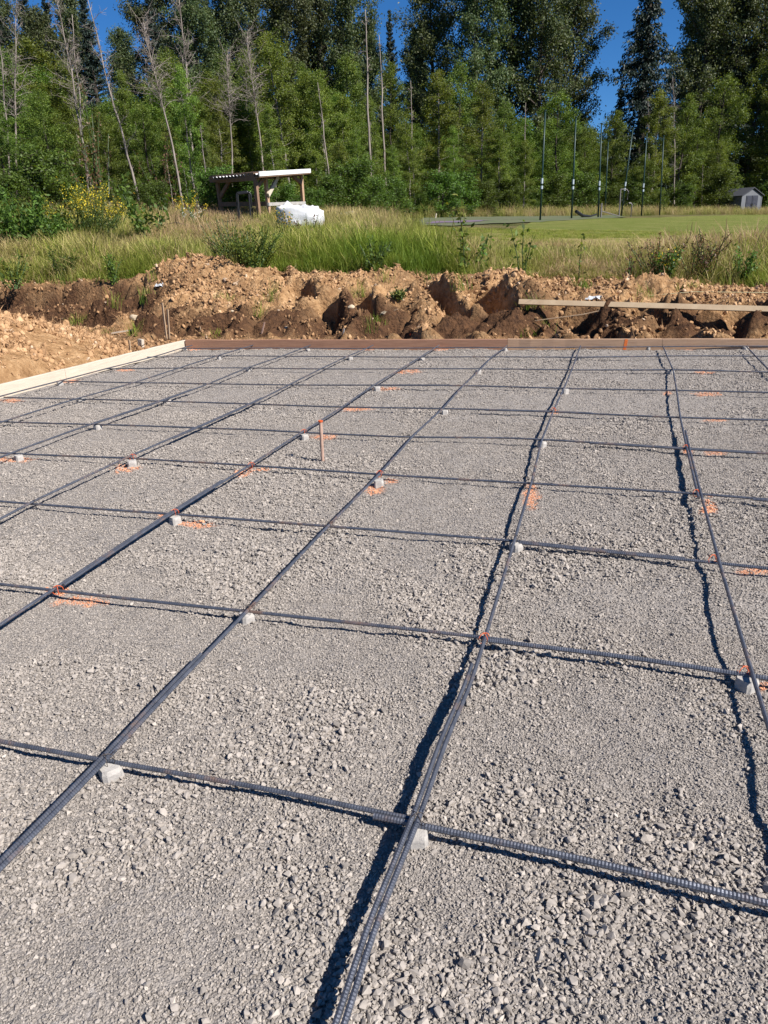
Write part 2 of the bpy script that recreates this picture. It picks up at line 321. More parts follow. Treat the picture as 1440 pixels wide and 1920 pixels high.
def dirt_h(x, y):
    """height and darkness of the excavated soil"""
    n1 = fbm(x*.55+3.1, y*.3, 3, 11); n2 = perlin(x*1.1-y*.9+7, y*.55+x*.25, 21)
    lob = 1-np.abs(perlin(x*1.05-y*.55+1.7, y*.45, 31))*2.2
    toe = 9.15+1.6*sm((-5.9-x)/1.6)+.18*n1
    t = y-toe+.34*(lob-.35)*(x > -30)*np.exp(-((y-toe-.5)/1.1)**2)
    wdt = .55+.22*n2
    s = sm(t/np.maximum(wdt, .2))
    zs = .34+.07*n1
    u = np.clip((y-toe-.6)/(YT-toe-.6), 0, 1)
    zt = Hfar(x, np.maximum(y, YT))
    z = .015+(zs-.015)*s+(zt-zs)*np.where(u > 0, u**.85, 0)*s
    wt = sm((YT+.9-y)/.9)*sm((y-toe+.5)/.6)
    for cx, cy, rx, ry, h in ((-6.3, 11.75, 1.45, .75, .36), (-2.5, 11.6, .5, .4, .14), (-.6, 11.5, .55, .35, .15), (1.9, 11.25, .9, .35, .2), (-7.9, 11.3, .8, .4, .1), (-3.8, 11.2, 1.2, .5, .08), (3.6, 11, .8, .4, .1), (-1.4, 10.6, .9, .5, .12), (.9, 10.4, .8, .4, .1)):
        d = np.sqrt(((x-cx)/rx)**2+((y-cy)/ry)**2)
        z = z+h*np.clip(1.25-d*1.0, 0, 1)**1.2*(1+.25*perlin(x*3, y*3, 5))
    r = np.abs(fbm(x*2.3, y*2.3, 4, 41, .6)); z = z+wt*(.10*(r-.3)+.035*fbm(x*9, y*9, 3, 51, .6))
    rg = 1-np.abs(perlin(x*1.7-y*1.3, y*1.1+x*.3, 61))*2
    z = z-.16*np.clip(rg-.55, 0, 1)*2.2*np.exp(-((y-toe-.75)/.65)**2)
    for cx, cy, rx, ry, dp, sl_ in PITS:
        dx = x-cx-sl_*(y-cy); e_ = ((y-cy)/ry)**2; prof = np.where(dx > 0, sm(1-dx/(rx*.45)), sm(1+dx/(rx*1.3)))
        z = z-dp*prof*sm(1.25-e_)+dp*.45*np.exp(-((dx-rx*.75)/(rx*.5))**2)*sm(1.25-e_)
    z = np.maximum(z, -.04+.02*n2)
    # heap outside the left board
    d = np.sqrt(((x+6.75)/1.95)**2+((y-5.3)/3.6)**2)+.07*fbm(x*.9, y*.9, 3, 71)
    hp = 1.12*np.clip(1-d, 0, 1)*sm((bx(y)-.02-x)/.35); hp = np.minimum(hp, .78+.12*n1); hp = hp*(1+.10*fbm(x*1.7, y*1.7, 3, 73))
    z = np.maximum(z, hp+.012+.02*fbm(x*6, y*6, 4, 81, .6)*(hp > .01))
    z = z+.018*fbm(x*3+5, y*3, 4, 91, .6)*(1-wt)*sm((bx(y)-.1-x)/.4)
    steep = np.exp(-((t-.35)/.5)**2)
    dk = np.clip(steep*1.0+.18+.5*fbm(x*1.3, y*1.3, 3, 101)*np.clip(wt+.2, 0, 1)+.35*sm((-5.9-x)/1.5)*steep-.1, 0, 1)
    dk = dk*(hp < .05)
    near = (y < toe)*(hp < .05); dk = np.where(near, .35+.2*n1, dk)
    return z, np.clip(dk, 0, 1)
def nonuni(segs):
    out = [np.arange(a, b, s) for a, b, s in segs]; return np.concatenate(out)
# dirt bank + heap
gx = nonuni([(-17, -11, .12), (-11, 4.6, .036), (4.6, 14, .1)]); gy = nonuni([(-1, 2.6, .15), (2.6, 9, .055), (9, 12.2, .032), (12.2, 13.3, .08)])
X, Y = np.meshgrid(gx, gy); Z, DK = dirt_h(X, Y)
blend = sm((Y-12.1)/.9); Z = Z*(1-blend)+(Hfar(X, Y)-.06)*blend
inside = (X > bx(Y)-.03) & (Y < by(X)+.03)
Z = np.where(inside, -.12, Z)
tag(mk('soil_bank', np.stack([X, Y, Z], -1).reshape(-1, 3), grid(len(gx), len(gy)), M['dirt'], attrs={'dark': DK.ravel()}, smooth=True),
    'excavated tan and brown soil bank and heap around the gravel pad', kind='structure')
# ground sheet
gx = nonuni([(-400, -80, 40), (-80, -30, 5), (-30, 30, .6), (30, 80, 5), (80, 401, 40)]); gy = nonuni([(-60, -2, 8), (-2, 12, 1.0), (12, 40, .5), (40, 100, 1.5), (100, 200, 20), (200, 701, 100)])
X, Y = np.meshgrid(gx, gy); Z = Hfar(X, Y)+.03*fbm(X*.5, Y*.5, 3, 5)*(Y > 14)
Z = np.where((Y < 12.3), -.35, Z); Z = np.where((Y < 12.3) & ((X < -15) | (X > 13)), .2, Z)
tag(mk('ground', np.stack([X, Y, Z], -1).reshape(-1, 3), grid(len(gx), len(gy)), M['field'], attrs={'dry': np.clip(.5+fbm(X*.3, Y*.3, 3, 9), 0, 1).ravel()*.6}, smooth=True),
    'rough grassy ground beyond the building site', kind='structure')
# lawn
e = [unD(905, 455, 21), unD(1500, 462, 18.8), unD(1500, 401, 84), unD(1190, 408.5, 52), unD(1000, 417, 40), unD(900, 421, 32)]
nl = 90; Lx = np.linspace(0, 1, nl)
def quadgrid(p00, p10, p11, p01, nu, nv):
    u, v = np.meshgrid(np.linspace(0, 1, nu), np.linspace(0, 1, nv)); u = u[..., None]; v = v[..., None]
    return (np.array(p00)[:2]*(1-u)*(1-v)+np.array(p10)[:2]*u*(1-v)+np.array(p11)[:2]*u*v+np.array(p01)[:2]*(1-u)*v)
def sheet(name, q, mat, dz, nu, nv, label, dryf=None):
    XY = quadgrid(*q, nu, nv); x = XY[..., 0]; y = XY[..., 1]
    z = Hfar(x, y)+dz+.03*fbm(x*.5, y*.5, 3, 5)
    a = {'dry': (dryf(x, y) if dryf else np.zeros_like(x)).ravel()}
    return tag(mk(name, np.stack([x, y, z], -1).reshape(-1, 3), grid(nu, nv), mat, attrs=a, smooth=True), label, kind='structure')
LQ = (unD(820, 470, 17.5), unD(1750, 480, 15), unD(1800, 400, 84), unD(1010, 414, 43))
def lawndry(x, y):
    d = depth(x, y); return np.clip(sm((27-d)/7)*.85+.35*fbm(x*.25, y*.8, 4, 15)+.35*np.exp(-((d-20.5)/1.6)**2), 0, 1)*.85
sheet('lawn', LQ, M['lawn'], .03, 120, 140, 'mown green lawn with dry straw coloured patches', lawndry)
sheet('sports_court', (unD(765, 428, 30.5), unD(1175, 409.5, 49.5), unD(1150, 404.5, 59), unD(800, 409.5, 45)), M['court'], .045, 30, 30, 'dull green hard court surface in front of the trees')
sheet('court_band', (unD(795, 424, 33.2), unD(900, 418.5, 38), unD(925, 417, 41), unD(815, 421.5, 36)), M['courtline'], .06, 12, 12, 'purple red painted band on the hard court')
# ---------------------------------------------------------------- orange paint marks on the gravel
MARKS = [(150, 1127, 50, 9), (372, 983, 34, 6), (235, 877, 24, 9), (455, 888, 18, 8), (492, 882, 22, 4), (703, 917, 18, 10), (735, 904, 14, 5), (995, 930, 15, 22), (1327, 952, 15, 17),
         (1410, 1070, 34, 7), (1432, 1287, 16, 8), (665, 767, 30, 4), (608, 819, 26, 4), (765, 698, 24, 3.5), (725, 729, 22, 3.5), (1325, 739, 26, 4), (1342, 787, 22, 3), (1345, 847, 24, 4),
         (30, 862, 34, 5), (20, 751, 22, 3), (235, 694, 18, 3), (130, 715, 20, 3), (360, 654, 14, 3), (690, 655, 14, 2.5), (1040, 773, 8, 4), (1252, 737, 8, 4), (1290, 846, 9, 5), (1320, 700, 20, 2.5), (1290, 655, 26, 2.5), (110, 1110, 20, 8), (825, 655, 16, 3), (305, 967, 8, 6), (775, 697, 10, 3)]
MK = []
for px, py, rw, rh in MARKS:
    c = un(px, py); a = un(px+rw, py)[:2]-c[:2]; b = un(px, py-rh)[:2]-c[:2]; MK.append((c[:2], a, b))
def paint(x, y):
    m = np.zeros_like(x); nz = perlin(x*18, y*18, 3)*.5
    for c, a, b in MK:
        det = a[0]*b[1]-a[1]*b[0]; dx = x-c[0]; dy = y-c[1]
        u = (dx*b[1]-dy*b[0])/det; v = (a[0]*dy-a[1]*dx)/det
        m = np.maximum(m, np.clip((1.15+nz-np.sqrt(u*u+v*v))*2.5, 0, 1))
    return m
# ---------------------------------------------------------------- gravel pad
def pad_h(x, y):
    co = fbm(x*.9+2, y*.9, 3, 201)
    return .012*fbm(x*1.1, y*1.1, 3, 211)+.008*perlin(x*7, y*7, 221)+.006*perlin(x*22, y*22, 231)*(.4+sm(.5+co))+.004*co
sx = nonuni([(0, 9.8, .022), (9.8, 18.5, .3)]); sy = nonuni([(-9, -1.2, .3), (-1.2, 2.2, .018), (2.2, 8.0, .03)]); sy = np.append(sy, 8.0)
U, V = np.meshgrid(sx, sy)
yy = V+(by(bx(8.2)+U)-8.0)*sm((V-4)/4); xx = bx(yy)+U
yy = V*1.0; t = np.clip((V-2)/6, 0, 1); yy = V*(1-t)+t*(V/8.0*(by(xx)+0.0))
Z = pad_h(xx, yy)-.02*sm((-U+.05)/.05)
tag(mk('gravel_pad', np.stack([xx, yy, Z], -1).reshape(-1, 3), grid(len(sx), len(sy)), M['gravel'], attrs={'paint': paint(xx, yy).ravel()}, smooth=True),
    'levelled pad of crushed grey gravel with orange spray marks', kind='structure')
# ---------------------------------------------------------------- instancing of uncountable stuff
def source_collection(name, objs):
    c = bpy.data.collections.new(name)
    for i, o in enumerate(objs):
        C.objects.unlink(o); c.objects.link(o); o.name = f'{name}_{i:02d}'
    return c
def scatter(name, P3, rot, scl, idx, coll, attrs, label):
    a = {'rot': rot, 'scl': scl, 'idx': idx.astype(int)}; a.update(attrs)
    o = mk(name, P3, np.zeros((0, 3)), None, attrs=a)
    g = bpy.data.node_groups.new(name, 'GeometryNodeTree')
    g.interface.new_socket('Geometry', in_out='INPUT', socket_type='NodeSocketGeometry'); g.interface.new_socket('Geometry', in_out='OUTPUT', socket_type='NodeSocketGeometry')
    N, L = g.nodes, g.links; gi = N.new('NodeGroupInput'); go = N.new('NodeGroupOutput'); ip = N.new('GeometryNodeInstanceOnPoints')
    ci = N.new('GeometryNodeCollectionInfo'); ci.inputs['Collection'].default_value = coll; ci.inputs['Separate Children'].default_value = True; ci.inputs['Reset Children'].default_value = True
    def na(n, t):
        q = N.new('GeometryNodeInputNamedAttribute'); q.data_type = t; q.inputs['Name'].default_value = n
        return next(s for s in q.outputs if s.name == 'Attribute' and s.enabled)
    er = N.new('FunctionNodeEulerToRotation'); L.new(na('rot', 'FLOAT_VECTOR'), er.inputs[0])
    L.new(gi.outputs[0], ip.inputs['Points']); L.new(ci.outputs[0], ip.inputs['Instance']); ip.inputs['Pick Instance'].default_value = True
    L.new(na('idx', 'INT'), ip.inputs['Instance Index']); L.new(er.outputs[0], ip.inputs['Rotation']); L.new(na('scl', 'FLOAT_VECTOR'), ip.inputs['Scale'])
    L.new(ip.outputs[0], go.inputs[0]); md = o.modifiers.new('scatter', 'NODES'); md.node_group = g
    return tag(o, label, kind='stuff')
def rock_mesh(name, seed, mat, n=13, sub=False):
    r = np.random.RandomState(seed); p = r.normal(size=(n, 3)); p /= np.linalg.norm(p, axis=1)[:, None]; p *= r.uniform(.8, 1.05, (n, 1)); p *= np.array([1, r.uniform(.6, .85), r.uniform(.42, .7)])*.5
    bm = bmesh.new()
    for q in p: bm.verts.new(q)
    h = bmesh.ops.convex_hull(bm, input=bm.verts); bmesh.ops.delete(bm, geom=[v for v in bm.verts if not v.link_faces], context='VERTS')
    if sub: bmesh.ops.bevel(bm, geom=bm.edges[:], offset=.05, segments=1, affect='EDGES')
    me = bpy.data.meshes.new(name); bm.to_mesh(me); bm.free(); me.materials.append(mat); o = bpy.data.objects.new(name, me); C.objects.link(o); return o
rs = np.random.RandomState(5)
stones = source_collection('stone_shapes', [rock_mesh('stone', 300+i, M['stone'], 11, False) for i in range(10)])
def coarse(x, y): return sm(np.clip(.42+.75*fbm(x*.85+2, y*.85, 3, 201)+.4*perlin(x*3, y*3, 202)+.30*sm((.35-y)/1.1)*(1+perlin(x*1.1, y*1.1, 207)), 0, 1))
def stones_at(n, ylo, yhi, smin, smax, near):
    y = rs.uniform(ylo, yhi, n); x = rs.uniform(-4.7, 5.2, n)
    # only the wedge that can be seen from around the viewpoint
    d = depth(x, y); lat = (x-CAM[0])*RR[0]+(y-CAM[1])*RR[1]
    k = (d > .35) & (np.abs(lat) < d*.62+.7) & (x > bx(y)+.02) & (y < by(x)-.02)
    x, y = x[k], y[k]; c = coarse(x, y)
    keep = rs.rand(len(x)) < near(c); x, y, c = x[keep], y[keep], c[keep]
    s = smin+(smax-smin)*rs.rand(len(x))**2.2*(.35+.65*c)
    return x, y, s
sets = [stones_at(520000, -1.1, 1.3, .006, .015, lambda c: .95-.25*c), stones_at(260000, -1.1, 1.5, .010, .024, lambda c: .12+.88*c), stones_at(100000, -1.1, 2.2, .016, .036, lambda c: .02+.9*c**1.7),
        stones_at(330000, 1.2, 4.5, .009, .021, lambda c: .6+.4*c), stones_at(60000, 1.2, 5, .015, .032, lambda c: .04+.9*c**1.6), stones_at(150000, 4.2, 8.4, .012, .027, lambda c: .4+.6*c)]
x = np.concatenate([s[0] for s in sets]); y = np.concatenate([s[1] for s in sets]); s = np.concatenate([s[2] for s in sets]); n = len(x)
tint = np.clip(rs.normal(.5, .24, n), 0, .9); tint = np.where(rs.rand(n) < .006, 1, tint)
pn = paint(x, y); pn = (pn > rs.uniform(.2, 1.5, n))*rs.uniform(.6, 1, n)
rot = np.stack([rs.normal(0, .38, n), rs.normal(0, .38, n), rs.uniform(0, 6.28, n)], 1)
scatter('gravel', np.stack([x, y, pad_h(x, y)+s*rs.uniform(.0, .34, n)], 1), rot, np.repeat(s[:, None], 3, 1)*rs.uniform(.85, 1.2, (n, 3)), rs.randint(0, 10, n), stones,
        {'tint': tint, 'paint': pn}, 'loose crushed grey stones covering the pad')
# clods on the soil
clods = source_collection('clod_shapes', [rock_mesh('clod', 500+i, M['clod'], 18, True) for i in range(8)])
n = 230000
x = rs.uniform(-11.5, 5.5, n); y = rs.uniform(2.5, 12.1, n); hx = np.arange(n) < 60000; x = np.where(hx, rs.uniform(-8.8, -4.8, n), x); y = np.where(hx, rs.uniform(3.5, 9.2, n), y)
out = ((x < bx(y)-.12) | (y > by(x)+.12)); dns = np.clip(.45+.9*fbm(x*.7, y*.7, 3, 301), 0.05, 1)*np.where(y > 8.6, 1, .75)
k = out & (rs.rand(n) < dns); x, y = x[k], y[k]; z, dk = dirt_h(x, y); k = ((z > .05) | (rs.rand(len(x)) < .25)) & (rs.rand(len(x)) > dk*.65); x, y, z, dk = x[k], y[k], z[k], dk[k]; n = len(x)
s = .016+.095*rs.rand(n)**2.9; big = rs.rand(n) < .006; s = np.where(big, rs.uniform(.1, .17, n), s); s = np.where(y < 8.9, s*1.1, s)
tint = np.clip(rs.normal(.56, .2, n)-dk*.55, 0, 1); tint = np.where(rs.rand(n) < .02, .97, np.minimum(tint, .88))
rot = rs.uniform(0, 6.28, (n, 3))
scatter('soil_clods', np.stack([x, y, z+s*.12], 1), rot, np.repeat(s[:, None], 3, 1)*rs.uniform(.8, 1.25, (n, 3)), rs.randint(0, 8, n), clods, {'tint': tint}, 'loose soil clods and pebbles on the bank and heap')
# ---------------------------------------------------------------- formwork
def wood_board(name, a, b, thick, ht, mat, label, cat='board', group=None, z0=None):
    m = MB(); a = np.array(a, float); b = np.array(b, float); n = 14
    t = np.linspace(0, 1, n); p = a+(b-a)*t[:, None]; d = (b-a)/np.linalg.norm(b-a); sd = np.array([-d[1], d[0], 0]); wob = np.random.RandomState(len(label)).normal(0, .0022, (n, 2))
    V = []
    for i in range(n):
        c = p[i]+sd*wob[i, 0]+np.array([0, 0, wob[i, 1]])
        for sx_, sz_ in ((-1, 0), (-1, .96), (-.8, 1), (.8, 1), (1, .96), (1, 0)): V.append(c+sd*sx_*thick/2+np.array([0, 0, sz_*ht]))
    V = np.array(V); F_ = [[i*6+j, i*6+(j+1) % 6, (i+1)*6+(j+1) % 6, (i+1)*6+j] for i in range(n-1) for j in range(6)]
    m.add(V, [np.array(F_), np.array([[5, 4, 3, 2, 1, 0], [(n-1)*6+j for j in range(6)]])])
    o = m.build(name, mat); return tag(o, label, cat, group)
FG = 'form boards around the gravel pad'
T = .038
wood_board('form_board', (bx(1.9)-T/2, 1.9, -.01), (bx(5.85)-T/2, 5.85, -.01), T, .142, M['pine'], 'pale new form board on the long side, running in at the frame edge', 'form board', FG)
wood_board('form_board', (bx(5.853)-T/2, 5.853, -.01), (bx(8.33)-T/2, 8.33, -.01), T, .14, M['pine'], 'pale new form board on the long side, the one meeting the back corner', 'form board', FG)
wood_board('form_board', (bx(-3)-T/2, -3, -.01), (bx(1.897)-T/2, 1.897, -.01), T, .14, M['pine'], 'pale form board on the long side, beyond the frame', 'form board', FG)
for x0, x1, mt, lb, hh in ((-4.665, -.01, 'redwood', 'reddish brown form board along the back edge, from the corner to the middle', .142), (-.007, 1.88, 'greylumber', 'light brown form board with an orange mark in the middle of the back edge', .145), (1.883, 6.2, 'greylumber', 'light brown form board of the back edge, past the orange mark', .143)):
    ob = wood_board('form_board', (x0, by(x0)+T/2, -.01), (x1, by(x1)+T/2, -.01), T, hh, M[mt], lb, 'form board', FG)
    if 'an orange mark' in lb:
        p = un(1173, 643, .08); m = MB(); xx_ = p[0]; m.box((xx_, by(xx_)-.0015, .066), (.035, .003, .13), np.array([[1, 0, .12], [0, 1, 0], [-.1, 0, 1]])); mm = m.build('paint_mark', M['paint'], ob)
# lumber strips/top scrap: short piece lying over the board corner
def rodlike(name, px, pyb, pyt, pxt, D, w_, mat, label, cat, group, square=True, zb=None):
    b = unD(px, pyb, D); t_ = unD(pxt, pyt, D); m = MB()
    bb = b-(t_-b)/np.linalg.norm(t_-b)*.12
    if square: m.beam(bb, t_, w_, w_*.55, (0.3, 1, 0))
    else: m.tube([bb, t_], w_/2, 8)
    o = m.build(name, mat, loc=tuple(b)); return tag(o, label, cat, group)
SG = 'stakes around the form boards'
for px, pyb, pyt, pxt, D, w_, mt, lb, sq in (
        (37, 722, 702, 35, 9.15, .035, 'stake', 'stubby wooden stake behind the pale side board, nearest the frame edge', True),
        (105, 700, 672, 102, 9.75, .03, 'stake', 'grey wooden stake behind the pale side board, second from the frame edge', True),
        (176, 680, 660, 173, 10.35, .03, 'stake', 'short dark stake behind the pale side board, in front of the heap foot', True),
        (245, 662, 638, 242, 11.0, .028, 'stake', 'thin stake just beside the wide pale stake', True),
        (265, 660, 636, 264, 11.05, .085, 'pine', 'wide pale wooden stake behind the side board', True),
        (313, 642, 568, 304, 11.9, .03, 'stake', 'taller of the two long thin stakes near the pad corner', True),
        (318, 642, 580, 314, 12.0, .03, 'stake', 'lower of the two long thin stakes near the pad corner', True),
        (378, 640, 612, 375, 12.2, .02, 'stake', 'thin stake behind the red brown board, next to the corner', True),
        (487, 642, 604, 496, 11.7, .022, 'rod', 'leaning stake with a red top behind the red brown board', True),
        (642, 642, 616, 645, 11.3, .02, 'rail', 'grey thin stake behind the middle of the red brown board', True),
        (769, 640, 626, 770, 10.9, .022, 'redwire', 'short red painted stake beside the pale rock', True),
        (886, 640, 625, 886, 10.6, .012, 'rail', 'small grey pin behind the back board, before the gullied bank', True)):
    rodlike('wooden_stake', px, pyb, pyt, pxt, D, w_, M[mt], lb, 'stake', SG, sq)
m = MB(); b = un(605, 865); t_ = unD(601, 790, depth(b[0], b[1])); m.tube([b-[0, 0, .05], b*.5+t_*.5, t_], [.0125, .012, .0125], 10, True)
st = m.build('stake', M['rod'], loc=tuple(b)); tag(st, 'pinkish rusty stake standing alone in the gravel', 'stake')
m = MB(); m.tube([t_-[0, 0, .004], t_+[0, 0, .006]], .016, 10); o = m.build('cap', M['redwire'], st); o.data.transform(Matrix.Translation(-Vector(b)))
def on(px, py, D=None):
    """where a pixel's ray meets the soil"""
    d = _f+RR*(px-720)/F-UU*(py-960)/F; d = d/np.linalg.norm(d); ts = np.linspace(6, 40, 1700); P_ = CAM+d*ts[:, None]
    z = np.where(P_[:, 1] < 12.2, dirt_h(P_[:, 0], P_[:, 1])[0], Hfar(P_[:, 0], P_[:, 1])); i = np.argmax(P_[:, 2] < z); return P_[i] if i else P_[-1]
# long plank lying on the bank, stick, string
ps_ = np.linspace(973, 1450, 14); ds_ = np.array([depth(*on(px, 566+(px-973)*.029)[:2]) for px in ps_]); lf = np.polyfit(ps_, ds_, 1); lf[1] += (ds_-np.polyval(lf, ps_)).min()-.03
a = unD(973, 566, np.polyval(lf, 973)); b = unD(1450, 580, np.polyval(lf, 1450)); b2 = a+(b-a)*1.35
m = MB(); m.beam(a, b2, .04, .07, (0.25, .4, 1)); tag(m.build('plank', M['plank'], loc=tuple(a)), 'long pale plank lying across the soil bank', 'plank')
m = MB(); m.tube([a+[.25, -.12, -.25], a+[.9, -.1, -.17], a+[1.6, .0, -.03]], .007, 5); tag(m.build('stick', M['stake'], loc=tuple(a)), 'thin dry stick hanging below the end of the long plank', 'stick')
a = on(210, 628); b = unD(318, 608, depth(a[0], a[1])-.1); m = MB(); m.beam(a+[0, 0, .03], b, .05, .02); tag(m.build('lath', M['pine'], loc=tuple(a)), 'pale lath leaning against the two long thin stakes', 'lath')
a = unD(1140, 556, 11.6); b = unD(1300, 547, 11.3); c = unD(1460, 549, 11.0); m = MB(); m.tube([a, (a+b)/2+[0, 0, -.02], b, c], .0045, 4); tag(m.build('string_line', M['string'], loc=tuple(a)), 'thin string pulled along the top of the bank', 'string')
a = on(378, 500)
def scrap(px, py, s, label):
    c = on(px, py); r = np.random.RandomState(px); V = []; nn = 7
    u, v = np.meshgrid(np.linspace(-1, 1, nn), np.linspace(-1, 1, nn)); z = np.abs(r.normal(.35, .22, (nn, nn)))*(1.1-.6*(u*u+v*v))
    V = np.stack([u*s+r.normal(0, s*.1, u.shape), v*s*.6, z*s], -1).reshape(-1, 3); tag(mk('plastic_scrap', V, grid(nn, nn), M['plastic'], loc=tuple(c)), label, 'plastic scrap', 'plastic scraps on the bank')
scrap(300, 537, .09, 'crumpled grey plastic scrap at the foot of the small soil mound'); scrap(1110, 561, .12, 'crumpled clear plastic scrap behind the long plank')
for px, py, s, lb in ((780, 632, .11, 'pale round rock behind the red brown board, beside the red stake'), (252, 602, .13, 'pale angular rock below the dark hollow in the bank'), (720, 590, .06, 'small white rock in the dark gullies'), (657, 578, .07, 'pale rock at the top of the gullies'), (555, 559, .05, 'small white rock on the slope'), (433, 586, .05, 'small pale rock on the smooth brown slope'), (393, 632, .08, 'pale rock')):
    c = on(px, py) if py < 625 else unD(px, py, 10.9)
    if px == 393: continue
    o = rock_mesh('rock', px, M['clod'], 22, True); me = o.data; me.materials.clear(); me.materials.append(simple('rock_stone', (.52, .43, .31), (.38, .3, .2), 12, .9)); me.transform(Matrix.Diagonal((s*2, s*2, s*2, 1))); o.location = c+[0, .03, s*.3]; tag(o, lb, 'rock')
# ---------------------------------------------------------------- rebar grid
LB = {'L1': [(345, 652), (293, 668), (193, 692), (123, 711), (0, 744)], 'L2': [(457, 652), (400, 670), (333, 691), (247, 718), (143, 748), (0, 793)],
      'L3': [(568, 652), (530, 667), (465, 690), (390, 720), (300, 752), (177, 795), (30, 848), (0, 860)], 'L4': [(690, 652), (650, 668), (603, 691), (543, 722), (470, 757), (367, 803), (240, 860), (62, 942), (0, 975)],
      'L5': [(817, 652), (787, 670), (750, 692), (702, 722), (643, 763), (563, 811), (467, 874), (320, 965), (107, 1103), (0, 1175)],
      'L6': [(947, 652), (923, 669), (900, 692), (868, 723), (830, 767), (773, 818), (710, 889), (615, 988), (467, 1142), (312, 1300), (197, 1424), (0, 1628)],
      'L7': [(1088, 650), (1077, 680), (1058, 727), (1038, 770), (1015, 826), (997, 903), (965, 1013), (908, 1200), (877, 1297), (843, 1367), (783, 1542), (747, 1628), (697, 1752), (648, 1920)],
      'L8': [(1242, 648), (1262, 693), (1268, 730), (1275, 780), (1288, 840), (1308, 927), (1340, 1051), (1400, 1258), (1440, 1394)], 'L9': [(1398, 649), (1440, 691)]}
TB = [[(0, 1390), (200, 1425), (480, 1473), (782, 1537), (1110, 1607), (1440, 1687)], [(0, 1095), (105, 1106), (465, 1146), (905, 1197), (1200, 1231), (1400, 1260), (1440, 1267)],
      [(0, 940), (62, 944), (320, 963), (480, 977), (613, 988), (777, 1000), (960, 1013), (1340, 1051), (1440, 1063)], [(0, 849), (233, 858), (467, 874), (710, 889), (960, 903), (1307, 927), (1440, 938)],
      [(0, 790), (187, 796), (367, 803), (480, 806), (630, 813), (767, 819), (960, 822), (1280, 840), (1440, 848)], [(0, 744), (143, 748), (300, 753), (480, 757), (647, 763), (827, 767), (1037, 771), (1273, 781), (1440, 787)],
      [(123, 714), (250, 718), (390, 720), (700, 722), (863, 723), (1060, 727), (1268, 731), (1440, 736)], [(217, 691), (463, 690), (747, 692), (960, 692), (1077, 693), (1260, 693), (1440, 698)],
      [(293, 669), (407, 668), (647, 668), (793, 670), (1077, 669), (1247, 667), (1440, 668)], [(347, 653), (568, 653), (947, 652), (1093, 650), (1440, 649)]]
ZT, ZL = .045, .0615
def smooth_path(P2, z, step, ax, lo, hi):
    P2 = np.array(P2); P2 = P2[np.argsort(P2[:, ax])]; P2 = P2[np.concatenate([[True], np.diff(P2[:, ax]) > .02])]
    s = np.arange(lo, hi, step); o = 1-ax; n = len(P2)
    ks = P2[:, ax]; vs = P2[:, o]
    base = np.polyfit(ks, vs, 1 if n < 4 else 2 if (ks[-1]-ks[0]) > 5 else 1); lin = np.polyfit(ks, vs, 1)
    resv = vs-np.polyval(lin, ks); r = np.interp(s, ks, resv)
    kk = max(3, int(.5/step)); kk += 1-kk % 2; pad_ = np.pad(r, kk//2, mode='edge'); r = np.convolve(pad_, np.hanning(kk+2)[1:-1]/np.hanning(kk+2)[1:-1].sum(), 'valid')
    v = np.polyval(lin, s)+r; out_ = np.zeros((len(s), 3)); out_[:, ax] = s; out_[:, o] = v; out_[:, 2] = z+.004*np.sin(s*2.1+ks[0]*5)
    return out_
def bar(path, r, name, label, group, off=0.0, dz=0.0, ax=1):
    p = path.copy(); p[:, 1-ax] += off; p[:, 2] += dz
    d = np.hypot(p[:, 0]-CAM[0], p[:, 1]-CAM[1])
    nb = 8 if d.min() < 6 else 6
    k = np.arange(len(p)); rr = np.where((k % 2 == 0), r*1.02, r*.90)
    m = MB(); m.tube(p, rr, nb); c = p[len(p)//2]
    o = m.build('rebar', M['steel'], smooth=d.min() > 5, loc=tuple(c)); return tag(o, label, 'rebar', group)
ORD = ['first', 'second', 'third', 'fourth', 'fifth', 'sixth', 'seventh', 'eighth', 'ninth', 'tenth']
XP = {}
for i, (k, pts) in enumerate(LB.items()):
    W_ = [un(px, py, ZL)[:2] for px, py in pts]
    hi = 8.30 if i else 8.2; near_r = i >= 4
    full = smooth_path(W_, ZL, .0042, 1, -3.2, hi); XP[i] = full
    lapy = [4.6, 3.2, 5.2, 4.9, 2.5, .62, .78, 4.2, 4.0][i]
    lo_ = [2.0, 1.6, 1.5, .5, -.5, -2.0, -2.8, -2.0, -1][i]
    d_ = .016
    far = full[(full[:, 1] > lapy-(1.5 if i not in (5, 6) else 2.9))]; nr = full[(full[:, 1] < lapy) & (full[:, 1] > lo_)]
    if far[0, 1] > 4: far = far[::2]
    if nr[0, 1] > 4: nr = nr[::2]
    nm = ORD[i]+' long bar line counted from the pale side board'
    bar(far, .0076, 'rebar', 'far length of rebar in the '+nm, 'lengths of rebar running away from the viewer')
    bar(nr, .0076, 'rebar', 'near length of rebar in the '+nm, 'lengths of rebar running away from the viewer', off=-.0165 if i < 7 else .0165)
YP = {}
